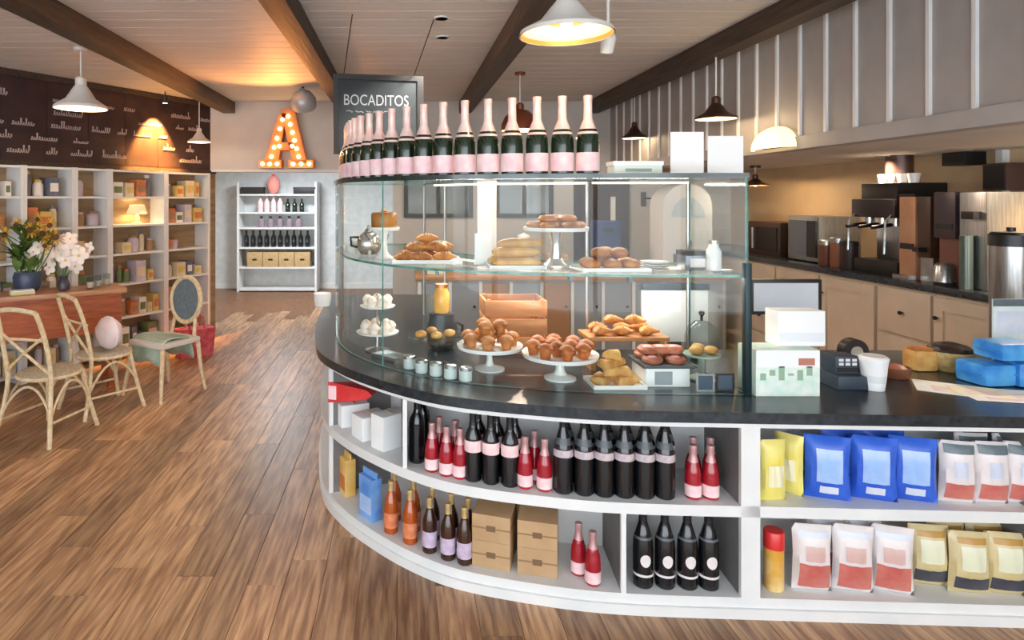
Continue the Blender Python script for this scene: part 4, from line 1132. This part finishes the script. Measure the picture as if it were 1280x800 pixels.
pendant(101, 136, 5.1, .2, 'white enamel pendant lamp hanging before the dark menu board', WSH, mat('pink_white_lining', (248, 222, 204), .5), .19, 12, 5)
pendant(249, 178, 7.3, .13, 'small white pendant lamp at the far end of the menu board', WSH, mat('pink_white_lining', (248, 222, 204), .5), .12, 6, 5)
pendant(708, 44, 2.72, .2, 'large pendant lamp with bright copper lining over the display case', WSH, GLD, .15, 5, 5)
pendant(895, 149, 4.8, .15, 'dark bronze pendant lamp in front of the boarded bulkhead above the white cards', BRZ, WSH, .12, 5, 5)
pendant(793, 173, 6.8, .13, 'smallest bronze pendant lamp near the far corner of the boarded bulkhead', BRZ, WSH, .13, 5, 5)
pendant(650, 163, 6.1, .18, 'copper bell pendant lamp hanging behind the row of sparkling bottles', mat('copper_shade', (150, 84, 62), .35, .6), GLD, .2, 45, 6, style='bell', colr=(1, .85, .68))
e = pendant(944, 232, 6.4, .13, 'dark pendant lamp over the far end of the black worktop', BRZ, GLD, .07, 45, 6, ztop=SOFF)
# spots added under the soffit to light the recess
for i, (xx, yy) in enumerate(((3.66, 4.9), (3.66, 3.6))):
    e = empty('recessed_spot', (xx, yy, SOFF), 'small round warm spot added in the soffit over the black worktop', 'spot lamp', 'added spots in the recess soffit')
    MB().lathe([(.06, -.008), (.06, -.0005), (.045, -.0005), (.045, -.008)], 20).build('trim_ring', WSH, e)
    MB().lathe([(.044, -.006), (.044, -.001)], 20).build('lens', bulb_m(8), e)
    light('spot_light', 'SPOT', (0, 0, -.03), 85, (1, .78, .54), .05, rot=(0, 0, 0), spot=130, parent=e)
# dome light on the bulkhead
e = empty('wall_light', (XR, 4.42, 2.04), 'warm glowing half dome light low on the boarded bulkhead', 'wall light')
OPAL = mat('opal_glow', (255, 226, 168), .5, em=1.6)
MB().grid(lambda u, v: (-.11 * math.cos(v * PI / 2) * math.sin(u * PI) - .02, .25 * math.cos(u * PI) * math.cos(v * PI / 2 * .98), .155 * math.sin(v * PI / 2)), 20, 10).build('shade', OPAL, e)
MB().box(-.03, -.0165, -.15, .15, .0, .1, bev=.004).build('back_plate', WSH, e)
light('bulb_light', 'POINT', (-.2, 0, .05), 4, WARM, .08, parent=e)
# recessed ceiling spots
for i, (px, py) in enumerate(((552, 22), (553, 46))):
    d = PD(py, CEIL); x = PX(px, d)
    e = empty('recessed_spot', (x, d, CEIL), 'small round white ceiling spot between two dark beams', 'spot lamp', 'ceiling spots')
    MB().lathe([(.055, -.01), (.055, -.0005), (.042, -.0005), (.042, -.01)], 20).build('trim_ring', WHITE, e)
    MB().lathe([(.041, -.007), (.041, -.001)], 20).build('lens', bulb_m(6), e)
    light('spot_light', 'SPOT', (0, 0, -.03), 90, (1, .93, .85), .05, rot=(0, 0, 0), spot=140, parent=e)
# track spot by the big pendant
d = 3.0
e = empty('track_spot', (PX(760, d), d, PZ(52, d)), 'small white adjustable spot lamp beside the large pendant', 'spot lamp')
MB().lathe([(.03, -.05), (.036, .02), (.02, .05)], 16, M=Mloc(0, 0, 0, rx=R(25))).build('head', WSH, e)
MB().lathe([(.0, -.052), (.028, -.052), (.028, -.049)], 16, M=Mloc(0, 0, 0, rx=R(25)), cap=False).build('lens', mat('spot_glass', (120, 130, 136), .2), e)
MB().tube([(0, 0, .045), (0, 0, CEIL - PZ(52, d) - .001)], .008, 6).build('stem', WSH, e)
# silver floodlight above the letter
d = 6.9
e = empty('flood_lamp', (PX(379, d), d, PZ(125, d)), 'round silver flood lamp hung from the beam in front of the letter', 'spot lamp')
MB().lathe([(.135, -.08), (.14, .0), (.1, .07), (.04, .1), (.03, .13)], 24, M=Mloc(0, 0, 0, rx=R(40))).build('housing', mat('grey_metal', (176, 182, 188), .35, .3), e)
MB().lathe([(0, -.078), (.128, -.078)], 24, M=Mloc(0, 0, 0, rx=R(40)), cap=False).build('lens', mat('flood_glass', (150, 160, 170), .2), e)
MB().tube([(0, -.05, .09), (0, -.02, CEIL - PZ(125, d) - .001)], .012, 8).build('stem', DARK, e)
# warm accent spots: one washing the menu board, one added without fixture to wash the ceiling
p = LW(t_of(196, .1), .24)
e = empty('accent_spot', (p.x, p.y, 2.82), 'small accent spot close to the ceiling lighting the menu board', 'spot lamp')
MB().lathe([(.028, -.05), (.032, .02), (.018, .04)], 14).build('head', DARK, e); MB().tube([(0, 0, .04), (0, 0, .079)], .007, 6).build('stem', DARK, e); MB().lathe([(0, -.052), (.026, -.052), (.026, -.049)], 14, cap=False).build('lens', bulb_m(6), e)
q = LW(t_of(196, .1), 0)
light('accent_light', 'SPOT', (0, 0, -.06), 900, (1, .45, .11), .02, target=None, spot=66, blend=.6, parent=e, rot=(Vector((q.x, q.y, 2.12)) - Vector((p.x, p.y, 2.76))).to_track_quat('-Z', 'Y').to_euler())

# ------------------------------------------------------------------ marquee letter A
MARQ = mat('marquee_orange', (226, 128, 52), .5, c2=(236, 156, 84), scale=6)
d = YB - .16
def ax(px): return PX(px, d)
def az(py): return PZ(py, d)
e = empty('marquee_letter', (ax(357), d, az(211)), 'large orange marquee letter A with glowing bulbs on the back bulkhead', 'sign')
k = d / F
def lp(px, py): return ((px - 357) * k, (211 - py) * k)
strokes = [[lp(351, 136), lp(368, 136), lp(384, 204), lp(366, 204)], [lp(349, 142), lp(358, 142), lp(348, 204), lp(330, 204)], [lp(345, 178), lp(371, 178), lp(371, 188), lp(345, 188)], [lp(324, 200), lp(352, 200), lp(352, 210), lp(324, 210)], [lp(361, 200), lp(392, 200), lp(392, 210), lp(361, 210)]]
names = ['right_stroke', 'left_stroke', 'crossbar', 'serif', 'serif']
RX = Matrix.Rotation(R(90), 4, 'X')
for s, nme in zip(strokes, names):
    MB().prism(s, -.14 if nme != 'serif' else -.139, .03, M=RX).build(nme, MARQ, e)
for (a, b, n) in ((lp(361, 146), lp(374, 196), 6), (lp(354, 150), lp(340, 196), 5), (lp(350, 183), lp(366, 183), 2), (lp(329, 205), lp(347, 205), 3), (lp(367, 205), lp(387, 205), 3)):
    for i in range(n):
        t = i / (n - 1)
        MB().blob(.024, .024, .024, M=Mloc(a[0] + (b[0] - a[0]) * t, -.045, a[1] + (b[1] - a[1]) * t), sub=2).build('bulb', bulb_m(9), e)
light('marquee_glow', 'SPOT', (.05, -.75, .28), 110, (1, .34, .08), .06, spot=105, blend=.8, rot=Vector((-.0, -1.6, .5)).to_track_quat('-Z', 'Y').to_euler(), parent=e)  # spot with no fixture, added for the orange wash along the ceiling
light('marquee_glow', 'POINT', (0, -.5, .1), 2, (1, .52, .18), .1, parent=e)

# ------------------------------------------------------------------ hanging chalkboard
d = 4.95
zt, zb = PZ(94, d), PZ(193, d)
x0, x1 = PX(417, d), PX(530, d)
e = empty('chalkboard_sign', ((x0 + x1) / 2, d, zb), 'black framed chalkboard sign hung on two wires behind the bottles', 'sign', rz=R(9))
ww, hh = x1 - x0, zt - zb
SLATE = mat('chalkboard_slate', (44, 50, 52), .8, c2=(58, 64, 66), scale=5)
MB().box(-ww / 2, ww / 2, 0, .02, 0, hh).build('slate', SLATE, e)
MB().box(-ww / 2, ww / 2, -.015, 0, 0, .03).box(-ww / 2, ww / 2, -.015, 0, hh - .04, hh).box(-ww / 2, -ww / 2 + .04, -.015, 0, .03, hh - .04).box(ww / 2 - .05, ww / 2, -.015, 0, .03, hh - .04).build('frame', mat('black_frame', (30, 26, 24), .5), e)
cu = bpy.data.curves.new('chalk_text', 'FONT'); cu.body = 'BOCADITOS'; cu.size = .118; cu.extrude = .0006; cu.align_x = 'CENTER'
to = bpy.data.objects.new('tmp_text', cu); C.objects.link(to)
bpy.context.view_layer.update()
tm = bpy.data.meshes.new_from_object(to.evaluated_get(bpy.context.evaluated_depsgraph_get()))
bpy.data.objects.remove(to)
CHW = mat('chalk_white', (176, 180, 182), .9)
tm.materials.clear(); tm.materials.append(CHW)
wmax = max(v.co.x for v in tm.vertices) - min(v.co.x for v in tm.vertices)
for v in tm.vertices: v.co.x *= .5 / wmax
t = bpy.data.objects.new('lettering', tm); C.objects.link(t); t.parent = e; t.location = (-.02, -.002, hh - .235); t.rotation_euler = (R(90), 0, 0)
mb = MB(); rg = random.Random(5); xx = -.25
while xx < .12:
    L = rg.uniform(.03, .07)
    mb.tube([(xx + i * .008, -.001, hh - .285 + rg.uniform(-.007, .007)) for i in range(int(L / .008) + 1)], .003, 4)
    xx += L + .014
mb.build('chalk_line', CHW, e)
for s, px in ((-1, 430), (1, 518)):
    xx = (px - 473.5) * d / F
    MB().tube([(xx, .01, hh), (xx + .005, -.75, CEIL - zb - .001)], .004, 6).build('wire', BLACK, e)

# ------------------------------------------------------------------ store room shelves
d = 12.1
x0, x1 = PX(300, 11.8), PX(396, 11.8)
e = empty('shelving_unit', ((x0 + x1) / 2, 11.8, 0), 'white shelving unit with wine and crates on the far store room wall', 'shelf')
sw = (x1 - x0) / 2
levels = [.02, .42, .78, 1.14, 1.42, 1.75]
for s in (-1, 1): MB().box(s * sw - .02, s * sw + .02, -.15, .27, 0.0005, 2.0).build('upright', WHITE, e)
MB().box(-sw + .02, sw - .02, .25, .27, .001, 2.0).build('back_panel', COOLW, e)
for z in levels: MB().box(-sw + .021, sw - .021, -.15, .249, z, z + .03).build('shelf_board', WHITE, e)
cxs = (x0 + x1) / 2
def jarlike(name, label, cat, group, r, h, m, capm, pos):
    pr = [(r * .9, 0), (r, .01), (r, h * .62), (r * .4, h * .78), (r * .35, h)]
    o = MB().lathe(pr, 12).build(name, m)
    MB().lathe([(r * .42, h * .82), (r * .42, h + .003), (0, h + .004)], 12, cap=False).build('cap', capm, o)
    tag(o, label, cat, group)
    for i, p in enumerate(pos):
        q = o if i == 0 else copy_tree(o)
        q.location = p
jarlike('wine_bottle', 'dark wine bottle on the far store room shelving', 'bottle', 'wine bottles in the store room', .045, .3, BGL, BLACK, [(cxs - sw + .13 + i * .125, 11.75, .8105) for i in range(10)])
jarlike('rose_bottle', 'pink bottle on an upper store room shelf', 'bottle', 'pink bottles in the store room', .05, .3, PINKL, mat('rose_cap', (196, 150, 150)), [(cxs - .32 + i * .12, 11.75, 1.4505) for i in range(4)])
jarlike('green_bottle', 'green bottle on the upper store room shelving', 'bottle', 'green bottles in the store room', .045, .24, GGL, BLACK, [(cxs + .18 + i * .13, 11.75, 1.4505) for i in range(3)])
jarlike('green_jar', 'squat jar on the store room shelf below the pink bottles', 'jar', 'jars in the store room', .06, .2, mat('mauve_glass', (150, 132, 140), .3), BLACK, [(cxs - .3 + i * .17, 11.75, 1.1705) for i in range(5)])
for i in range(4):
    o = MB().box(-.14, .14, -.14, .14, 0, .27, bev=.006).build('wicker_drawer', mat('straw_drawer', (200, 170, 124), .7, c2=(180, 148, 100), scale=30), loc=(cxs - sw + .3 + i * .29, 11.8, .4505))
    MB().box(-.04, .04, -.146, -.14, .12, .15).build('pull', DARK, o)
    tag(o, 'straw coloured drawer box low on the store room shelving', 'box', 'drawer boxes in the store room')
for i in range(2):
    o = MB().box(-.2, .2, -.1, .1, 0, .12, bev=.01).build('dark_box', DARK, loc=(cxs - .45 + i * .95, 11.75, 1.7805)); MB().box(-.205, .205, -.105, .105, .09, .125).build('lid', BLACK, o)
    tag(o, 'flat dark box on the top shelf of the store room unit', 'box', 'flat dark boxes in the store room')
o = MB().blob(.12, .1, .17, M=Mloc(0, 0, .17), sub=3, noise=.15).build('pink_gift', mat('pink_paper', (232, 150, 140), .6), loc=(cxs - .08, 11.75, 1.7805)); MB().box(-.03, .03, -.03, .03, .3, .36).build('bow', REDC, o)
tag(o, 'pink wrapped gift on the top shelf of the store room unit', 'gift')
e = empty('added_ceiling_light', (-1.9, 10.2, 2.45), 'flat white ceiling light added to light the store room', 'ceiling light')  # unseen lamp, added so the store room is lit
MB().box(-.3, .3, -.3, .3, -.04, -.001, bev=.005).build('frame', WHITE, e); MB().box(-.27, .27, -.27, .27, -.046, -.04).build('diffuser', mat('cool_diffuser', (236, 244, 255), .5, em=4), e)
light('added_panel_light', 'AREA', (0, 0, -.06), 85, (.88, .95, 1), .5, rot=(0, 0, 0), parent=e)

# ------------------------------------------------------------------ left wall shelves
def lpos(t, n, z): q = LW(t, n); return (q.x, q.y, z)
n0 = .24
cols = [(-2.2, -1.2), (-1.2, None)]
edges = [t_of(p, n0) for p in (-60, 30, 94, 138, 208, 263)]
lev = [.1, .45, .8, 1.12, 1.42, 1.72, 2.0]
units = []
for i in range(5):
    a, b = edges[i], edges[i + 1]
    nm = ['beside the sunflowers', 'behind the white flowers', 'with mostly bare boards', 'with the small white table lamp', 'at the end by the way through'][i]
    q = LW(a)
    e = empty('shelf_unit', (q.x, q.y, 0), 'white wall shelf unit ' + nm, 'shelf', rz=LA)
    W_ = b - a
    MB().box(.001, .03, -n0, -.001, .0045, 2.004).build('upright', WHITE, e)
    MB().box(W_ - .03, W_ - .001, -n0, -.001, .0045, 2.004).build('upright', WHITE, e)
    for z in lev: MB().box(.031, W_ - .031, -n0 + .01, -.002, z - .022, z).build('shelf_board', WHITE, e)
    units.append((a, b))
gm = [mat('goods_%d' % i, c, .55, c2=c2, scale=9) for i, (c, c2) in enumerate((((214, 196, 160), (226, 212, 184)), ((150, 116, 84), (170, 134, 98)), ((96, 112, 72), (120, 134, 92)), ((206, 178, 92), (224, 200, 130)), ((96, 100, 116), (120, 122, 136)), ((190, 176, 188), (206, 196, 206)), ((196, 108, 64), (210, 140, 96)), ((232, 226, 216), (240, 236, 228))))]
rg = random.Random(11)
goods = ['tan', 'brown', 'olive', 'yellow', 'slate', 'lilac', 'orange', 'white']
where = ['beside the sunflowers', 'behind the white flowers', 'in the barer middle unit', 'in the table lamp unit', 'in the end unit']
levn = ['floor', 'lowest', 'second', 'third', 'fourth', 'fifth']
boxm = {}
for ui, (a, b) in enumerate(units):
    for li, z in enumerate(lev[:-1]):
        t = a + .06
        while t < b - .12:
            wd = rg.uniform(.055, .13)
            if t + wd > b - .05: break
            if rg.random() < (.93 if ui != 2 else .7) and not (ui == 3 and li == 4):
                mi = rg.randrange(8)
                hh = min(rg.uniform(.1, .24), .25)
                dp = .16
                kind = rg.random()
                q = LW(t + wd / 2, .12)
                if kind < .6:
                    o = MB().box(-wd / 2, wd / 2, -dp / 2, dp / 2, 0, hh, bev=.004).build('goods_box', gm[mi], loc=(q.x, q.y, z + .0005), rz=LA)
                    MB().box(-wd / 2 + .01, wd / 2 - .01, -dp / 2 - .001, -dp / 2, hh * .25, hh * .7).build('label', gm[(mi + 3) % 8], o)
                    nm = 'box'
                else:
                    r = min(wd / 2, .06)
                    o = MB().lathe([(r * .9, 0), (r, .01), (r, hh * .75), (r * .7, hh * .9), (r * .7, hh)], 14).build('goods_jar', gm[mi], loc=(q.x, q.y, z + .0005))
                    MB().lathe([(r * .75, hh * .9), (r * .75, hh + .01), (0, hh + .012)], 14, cap=False).build('lid', gm[(mi + 4) % 8], o)
                    nm = 'jar'
                lab = '%s %s on the %s shelf of the unit %s' % (goods[mi], nm, levn[li], where[ui])
                tag(o, lab, nm, lab)
            t += wd + rg.uniform(.01, .035)
# table lamp with cream shade on the lamp unit
q = LW((units[3][0] + units[3][1]) / 2 + .05, .13)
e = empty('table_lamp', (q.x, q.y, lev[4] + .0005), 'small table lamp with cream shade on the white wall shelves', 'lamp')
MB().lathe([(.06, 0), (.06, .01), (.025, .03), (.03, .07), (.012, .11)], 16).build('base', mat('cream_ceramic', (226, 220, 170), .4), e)
MB().lathe([(.11, .11), (.075, .21)], 20, cap=False).build('shade', mat('cream_shade', (240, 226, 180), .7, em=.25), e)
light('bulb_light', 'POINT', (0, 0, .16), 3, WARM, .02, parent=e)
light('bulb_light', 'POINT', (0, 0, .09), 2, WARM, .02, parent=e)
# pink bag on the floor by the end unit
q = Vector((PX(243, 6.9), 6.9))
o = MB().prism([(-.17, 0), (.17, 0), (.2, .3), (-.2, .3)], -.1, .1, M=Matrix.Rotation(R(90), 4, 'X')).build('tote_bag', mat('crimson_cloth', (196, 60, 74), .7, c2=(220, 110, 116), scale=14), loc=(q.x, q.y, FL + .001), rz=R(35))
for s in (-1, 1): MB().tube([(-.08, s * .08, .3), (-.07, s * .08, .42), (0, s * .08, .46), (.07, s * .08, .42), (.08, s * .08, .3)], .008, 6).build('handle', mat('crimson_cloth', (196, 60, 74)), o)
tag(o, 'crimson cloth bag standing on the floor at the end of the shelves', 'bag')

# ------------------------------------------------------------------ communal table
TA, TB = Vector((-3.26, 5.12)), Vector((-2.46, 5.72))
td = (TB - TA).normalized(); ta = math.atan2(td.y, td.x); tl = (TB - TA).length
ZT = .9
e = empty('communal_table', (TA.x, TA.y, FL), 'long reddish wooden table with deep apron by the shelves', 'table', rz=ta)
zt = ZT - FL
for k in range(3):
    MB().box(-.12, tl, k * .145, k * .145 + .141, zt - .04, zt, bev=.003).build('top_plank', TABTOP, e)
MB().box(-.09, tl - .04, .03, .055, zt - .38, zt - .041).build('apron', TABLEW, e)
MB().box(-.09, tl - .04, .375, .4, zt - .38, zt - .041).build('apron', TABLEW, e)
for xx in (-.1, tl - .065): MB().box(xx, xx + .025, .056, .374, zt - .38, zt - .041).build('end_apron', TABLEW, e)
for xx in (-.07, tl - .14):
    for yy in (.058, .3): MB().box(xx, xx + .07, yy, yy + .07, 0, zt - .041, bev=.004).build('leg', TABLEW, e)
def tpos(px, n):      # point on the table at picture column px, n metres behind its front edge
    base = TA + Vector((-td.y, td.x)) * n
    best = min([base + td * (s / 100) for s in range(-12, int(tl * 100))], key=lambda p: abs(CX + F * p.x / p.y - px))
    return best
PETW = mat('white_petal', (244, 236, 226), .6, c2=(248, 226, 214), scale=12); LEAF = mat('leaf', (66, 96, 36), .55, c2=(104, 128, 54), scale=8); SUN = mat('sunflower_petal', (226, 184, 62), .55, c2=(204, 150, 44), scale=10); SEED = mat('sunflower_seed', (92, 60, 26), .8, bump=.5, scale=60)
def leafmesh(mb, base, dirv, L, wd, up=.3):
    dirv = Vector(dirv).normalized(); s = dirv.cross(Vector((0, 0, 1)));
    s = s.normalized() if s.length > .01 else Vector((1, 0, 0))
    nrm = s.cross(dirv)
    def fn(u, v):
        c = Vector(base) + dirv * (L * u) + nrm * (L * up * (u - u * u))
        return c + s * ((v - .5) * wd * math.sin(PI * min(1, u * .93 + .04))) + nrm * (abs(v - .5) * wd * .25)
    mb.grid(fn, 6, 2)
# sunflowers in a blue pot
p = tpos(34, .28)
e = empty('sunflower_bouquet', (p.x, p.y, ZT + .0005), 'sunflowers with green leaves in a dark blue pot on the table', 'flowers')
MB().lathe([(.07, 0), (.1, .03), (.115, .13), (.1, .17), (.09, .17), (0, .14)], 20).build('pot', mat('dark_blue_pot', (52, 66, 92), .35), e)
rg = random.Random(21); lf = MB()
for i in range(60):
    a = rg.uniform(0, 2 * PI); el = rg.uniform(.1, 1.2); st = Vector((rg.uniform(-.07, .07), rg.uniform(-.07, .07), rg.uniform(.15, .5)))
    leafmesh(lf, st, (math.cos(a) * math.cos(el), math.sin(a) * math.cos(el), math.sin(el)), rg.uniform(.1, .2), rg.uniform(.05, .09))
tag(lf.build('foliage', LEAF, e), kind='stuff')
fm = None
for i, (dx, dz, s) in enumerate(((-.16, .42, 1), (-.06, .5, .9), (.05, .46, 1), (.15, .43, 1.1), (.23, .5, .9), (.27, .4, 1), (-.2, .52, .8), (.1, .55, .8), (.19, .33, .8))):
    mb = MB()
    for k in range(14):
        a = 2 * PI * k / 14
        leafmesh(mb, (math.cos(a) * .02, 0, math.sin(a) * .02), (math.cos(a), -.25, math.sin(a)), .055, .024, .15)
    dz += .07
    f = mb.build('flower_head', SUN, e, loc=(dx, rg.uniform(-.12, .0), dz)); f.scale = (s, s, s); f.rotation_euler = (rg.uniform(-.3, .3), 0, rg.uniform(-.4, .5))
    MB().lathe([(0, 0), (.026, .004), (.022, .014), (0, .018)], 12, M=Matrix.Rotation(R(90), 4, 'X')).build('seed_disc', SEED, f)
    MB().tube([(dx * .2, 0, .12), (dx * .6, 0, dz * .6), (dx, f.location.y + .015, dz)], .005, 5).build('stem', LEAF, e)
# white orchids in a grey vase
p = tpos(80, .16)
e = empty('white_bouquet', (p.x, p.y, ZT + .0005), 'big white blossoms in a dark grey vase on the reddish table', 'flowers')
MB().lathe([(.03, 0), (.045, .01), (.05, .06), (.03, .1), (.035, .13), (.03, .13), (0, .11)], 16).build('vase', mat('dark_grey_vase', (70, 62, 72), .3), e)
for i, (dx, dz, s) in enumerate(((-.19, .17, 1), (-.12, .25, 1.1), (-.03, .28, 1.1), (.0, .35, 1), (.09, .29, 1.1), (.16, .24, 1.1), (.13, .15, 1), (-.1, .13, .9), (.05, .2, 1), (-.23, .24, .8), (.2, .3, .8), (-.16, .31, .9), (.07, .38, .9))):
    dz += .07; dx *= 1.12
    mb = MB()
    for k in range(5):
        a = 2 * PI * k / 5 + i
        mb.blob(.04, .008, .03, M=Mloc(math.cos(a) * .036, 0, math.sin(a) * .036, ry=-a), sub=2)
    f = mb.build('blossom', PETW, e, loc=(dx, -.03 + rg.uniform(-.07, .05), dz)); f.scale = (s, s, s); f.rotation_euler = (rg.uniform(-.5, .3), 0, rg.uniform(-.5, .5))
    MB().blob(.012, .012, .012, M=Mloc(0, -.01, 0), sub=1).build('centre', mat('pale_yellow', (226, 206, 120), .6), f)
    MB().tube([(0, 0, .1), (dx * .6, 0, .1 + (dz - .1) * .75), (dx, f.location.y + .01, dz)], .004, 5).build('stem', LEAF, e)
# glasses and cutlery cup
tg = MB().lathe([(.025, 0), (.03, .005), (.033, .11), (.03, .11), (.026, .012), (0, .012)], 14).build('tumbler', CGL); MB().lathe([(.0255, .013), (.0285, .06), (0, .06)], 12, cap=False).build('drink', mat('pale_drink', (226, 206, 190), .3), tg)
tag(tg, 'small clear tumbler on the reddish table', 'glass', 'tumblers on the table')
for i, px in enumerate((112, 122, 134)):
    p = tpos(px, .12 + .08 * i); o = tg if i == 0 else copy_tree(tg); o.location = (p.x, p.y, ZT + .0005)
p = tpos(28, .12)
o = MB().box(-.09, .09, -.06, .06, 0, .03, bev=.01).build('napkin_stack', mat('pale_olive_cloth', (206, 200, 150), .8), loc=(p.x, p.y, ZT + .0005), rz=ta); MB().box(-.085, .085, -.055, .055, .03, .036).build('top_napkin', PAPER, o)
tag(o, 'folded pale napkins on the front of the table', 'napkins')

# ------------------------------------------------------------------ chairs
def bezier(a, b, c, n=8):
    a, b, c = Vector(a), Vector(b), Vector(c)
    return [(a * (1 - t) ** 2 + b * 2 * t * (1 - t) + c * t * t) for t in [i / n for i in range(n + 1)]]
def bistro(loc, rz, label, group=None):
    e = empty('bistro_chair', loc, label, 'chair', group, rz)      # faces local +y
    e.scale = (.95, .95, .97)
    r = .017
    MB().lathe([(.20, .44), (.215, .45), (.215, .466), (.2, .475), (0, .472)], 28).build('seat', SEATW, e)
    MB().tube([(.215 * math.cos(2 * PI * i / 28), .215 * math.sin(2 * PI * i / 28), .452) for i in range(28)], .014, 6, closed=True).build('seat_ring', RATTAN, e)
    for s in (-1, 1):
        MB().tube(bezier((s * .25, -.27, 0), (s * .185, -.19, .3), (s * .19, -.19, .47), 6) + bezier((s * .19, -.19, .47), (s * .2, -.23, .75), (s * .17, -.31, .95), 6)[1:], r, 8).build('back_leg', RATTAN, e)
        MB().tube(bezier((s * .23, .24, 0), (s * .18, .18, .25), (s * .16, .15, .45), 6), r, 8).build('front_leg', RATTAN, e)
        MB().tube(bezier((s * .215, -.22, .2), (s * .19, 0, .62), (s * .2, .2, .2), 10), .01, 6).build('side_arch', RATTAN, e)
        MB().tube(bezier((s * .19, -.2, .5), (s * .05, -.24, .62), (-s * .185, -.245, .78), 8), .011, 6).build('cross_brace', RATTAN, e)
        MB().tube([(s * .217, -.21, .16), (s * .205, .2, .16)], .01, 6).build('stretcher', RATTAN, e)
    MB().tube(bezier((-.17, -.31, .95), (0, -.36, 1.0), (.17, -.31, .95), 10), r, 8).build('top_rail', RATTAN, e)
    MB().tube(bezier((-.19, -.225, .74), (0, -.27, .76), (.19, -.225, .74), 8), .011, 6).build('back_rail', RATTAN, e)
    MB().tube(bezier((-.215, -.22, .2), (0, -.17, .6), (.215, -.22, .2), 10), .01, 6).build('back_arch', RATTAN, e)
    MB().tube(bezier((-.2, .2, .2), (0, .17, .6), (.2, .2, .2), 10), .01, 6).build('front_arch', RATTAN, e)
    return e
bistro((PX(60, 4.6), 4.62, FL), R(-14), 'cream rattan bistro chair with crossed back braces standing clear in front of the table')
bistro((PX(130, 5.2), 5.2, FL), R(-40), 'cream rattan bistro chair between the cross backed chair and the oval backed chair')
# oval backed chair
d = 5.6
e = empty('oval_back_chair', (PX(206, d), d, FL), 'cream chair with grey oval back panel and cloths over the seat', 'chair', rz=R(150))
MB().box(-.22, .22, -.21, .21, .43, .48, bev=.03).build('seat', mat('pale_seat_fabric', (214, 204, 190), .8), e)
for sx in (-1, 1):
    for sy in (-1, 1): MB().tube([(sx * .2, sy * .19, .43), (sx * .215, sy * .21, .2), (sx * .24, sy * .24, 0)], [.02, .018, .013], 8).build('leg', RATTAN, e)
ov = [(.185 * math.cos(a), -.235 - .03 * math.sin(a) * .5, .78 + .2 * math.sin(a)) for a in [2 * PI * i / 28 for i in range(28)]]
MB().tube(ov, .022, 8, closed=True).build('back_frame', RATTAN, e)
MB().lathe([(0, -.01), (.165, -.008), (.165, .008), (0, .01)], 28, M=Mloc(0, -.236, .78, rx=R(94)) @ Matrix.Diagonal((1, 1.08, 1, 1))).build('back_panel', mat('grey_blue_cloth', (112, 124, 130), .8, c2=(96, 108, 114), scale=30), e)
for s in (-1, 1): MB().tube([(s * .15, -.19, .45), (s * .13, -.225, .62)], .016, 8).build('back_support', RATTAN, e)
# cloths and bag on the chairs
def cloth(name, loc, w_, l_, drop, m, rz, label):
    rg = random.Random(len(label))
    ph = rg.random() * 5
    def fn(u, v):
        x = (u - .5) * w_; yy = (v - .5) * l_
        e2 = max(0, abs(yy) - l_ * .22)
        return (x, math.copysign(min(abs(yy), l_ * .22 + e2 * .25), yy), .012 - e2 * drop + .012 * math.sin(u * 9 + ph) * (.3 + e2 * 6) + .006 * math.sin(v * 14))
    mb = MB().grid(fn, 12, 16)
    o = mb.build(name, m, loc=loc, rz=rz)
    md = o.modifiers.new('thick', 'SOLIDIFY'); md.thickness = .008; md.offset = 1
    MB().grid(lambda u, v: tuple(Vector(fn(u, .0 + v * .06)) + Vector((0, -.004, -.004))), 12, 1).build('hem', PALEL, o)
    return tag(o, label, 'cloth')
x, y = PX(206, 5.6), 5.6
cloth('throw', (x - .02, y - .02, FL + .484), .4, .62, 1.1, mat('sage_cloth', (150, 168, 148), .85, c2=(176, 190, 172), scale=10), R(150), 'sage green cloth draped over the seat of the oval backed chair')
o = MB().blob(.15, .09, .13, M=Mloc(0, 0, .125), sub=3, noise=.08, seed=2).build('cushion', mat('pink_white_cloth', (226, 200, 200), .8, c2=(238, 224, 220), scale=8), loc=(PX(136, 5.22), 5.22, FL + .477), rz=R(-40)); MB().tube([(.15 * math.cos(2 * PI * i / 24), 0, .125 + .13 * math.sin(2 * PI * i / 24)) for i in range(24)], .006, 5, closed=True).build('piping', PAPER, o)
tag(o, 'pale pink cushion propped on the middle bistro chair', 'cushion')
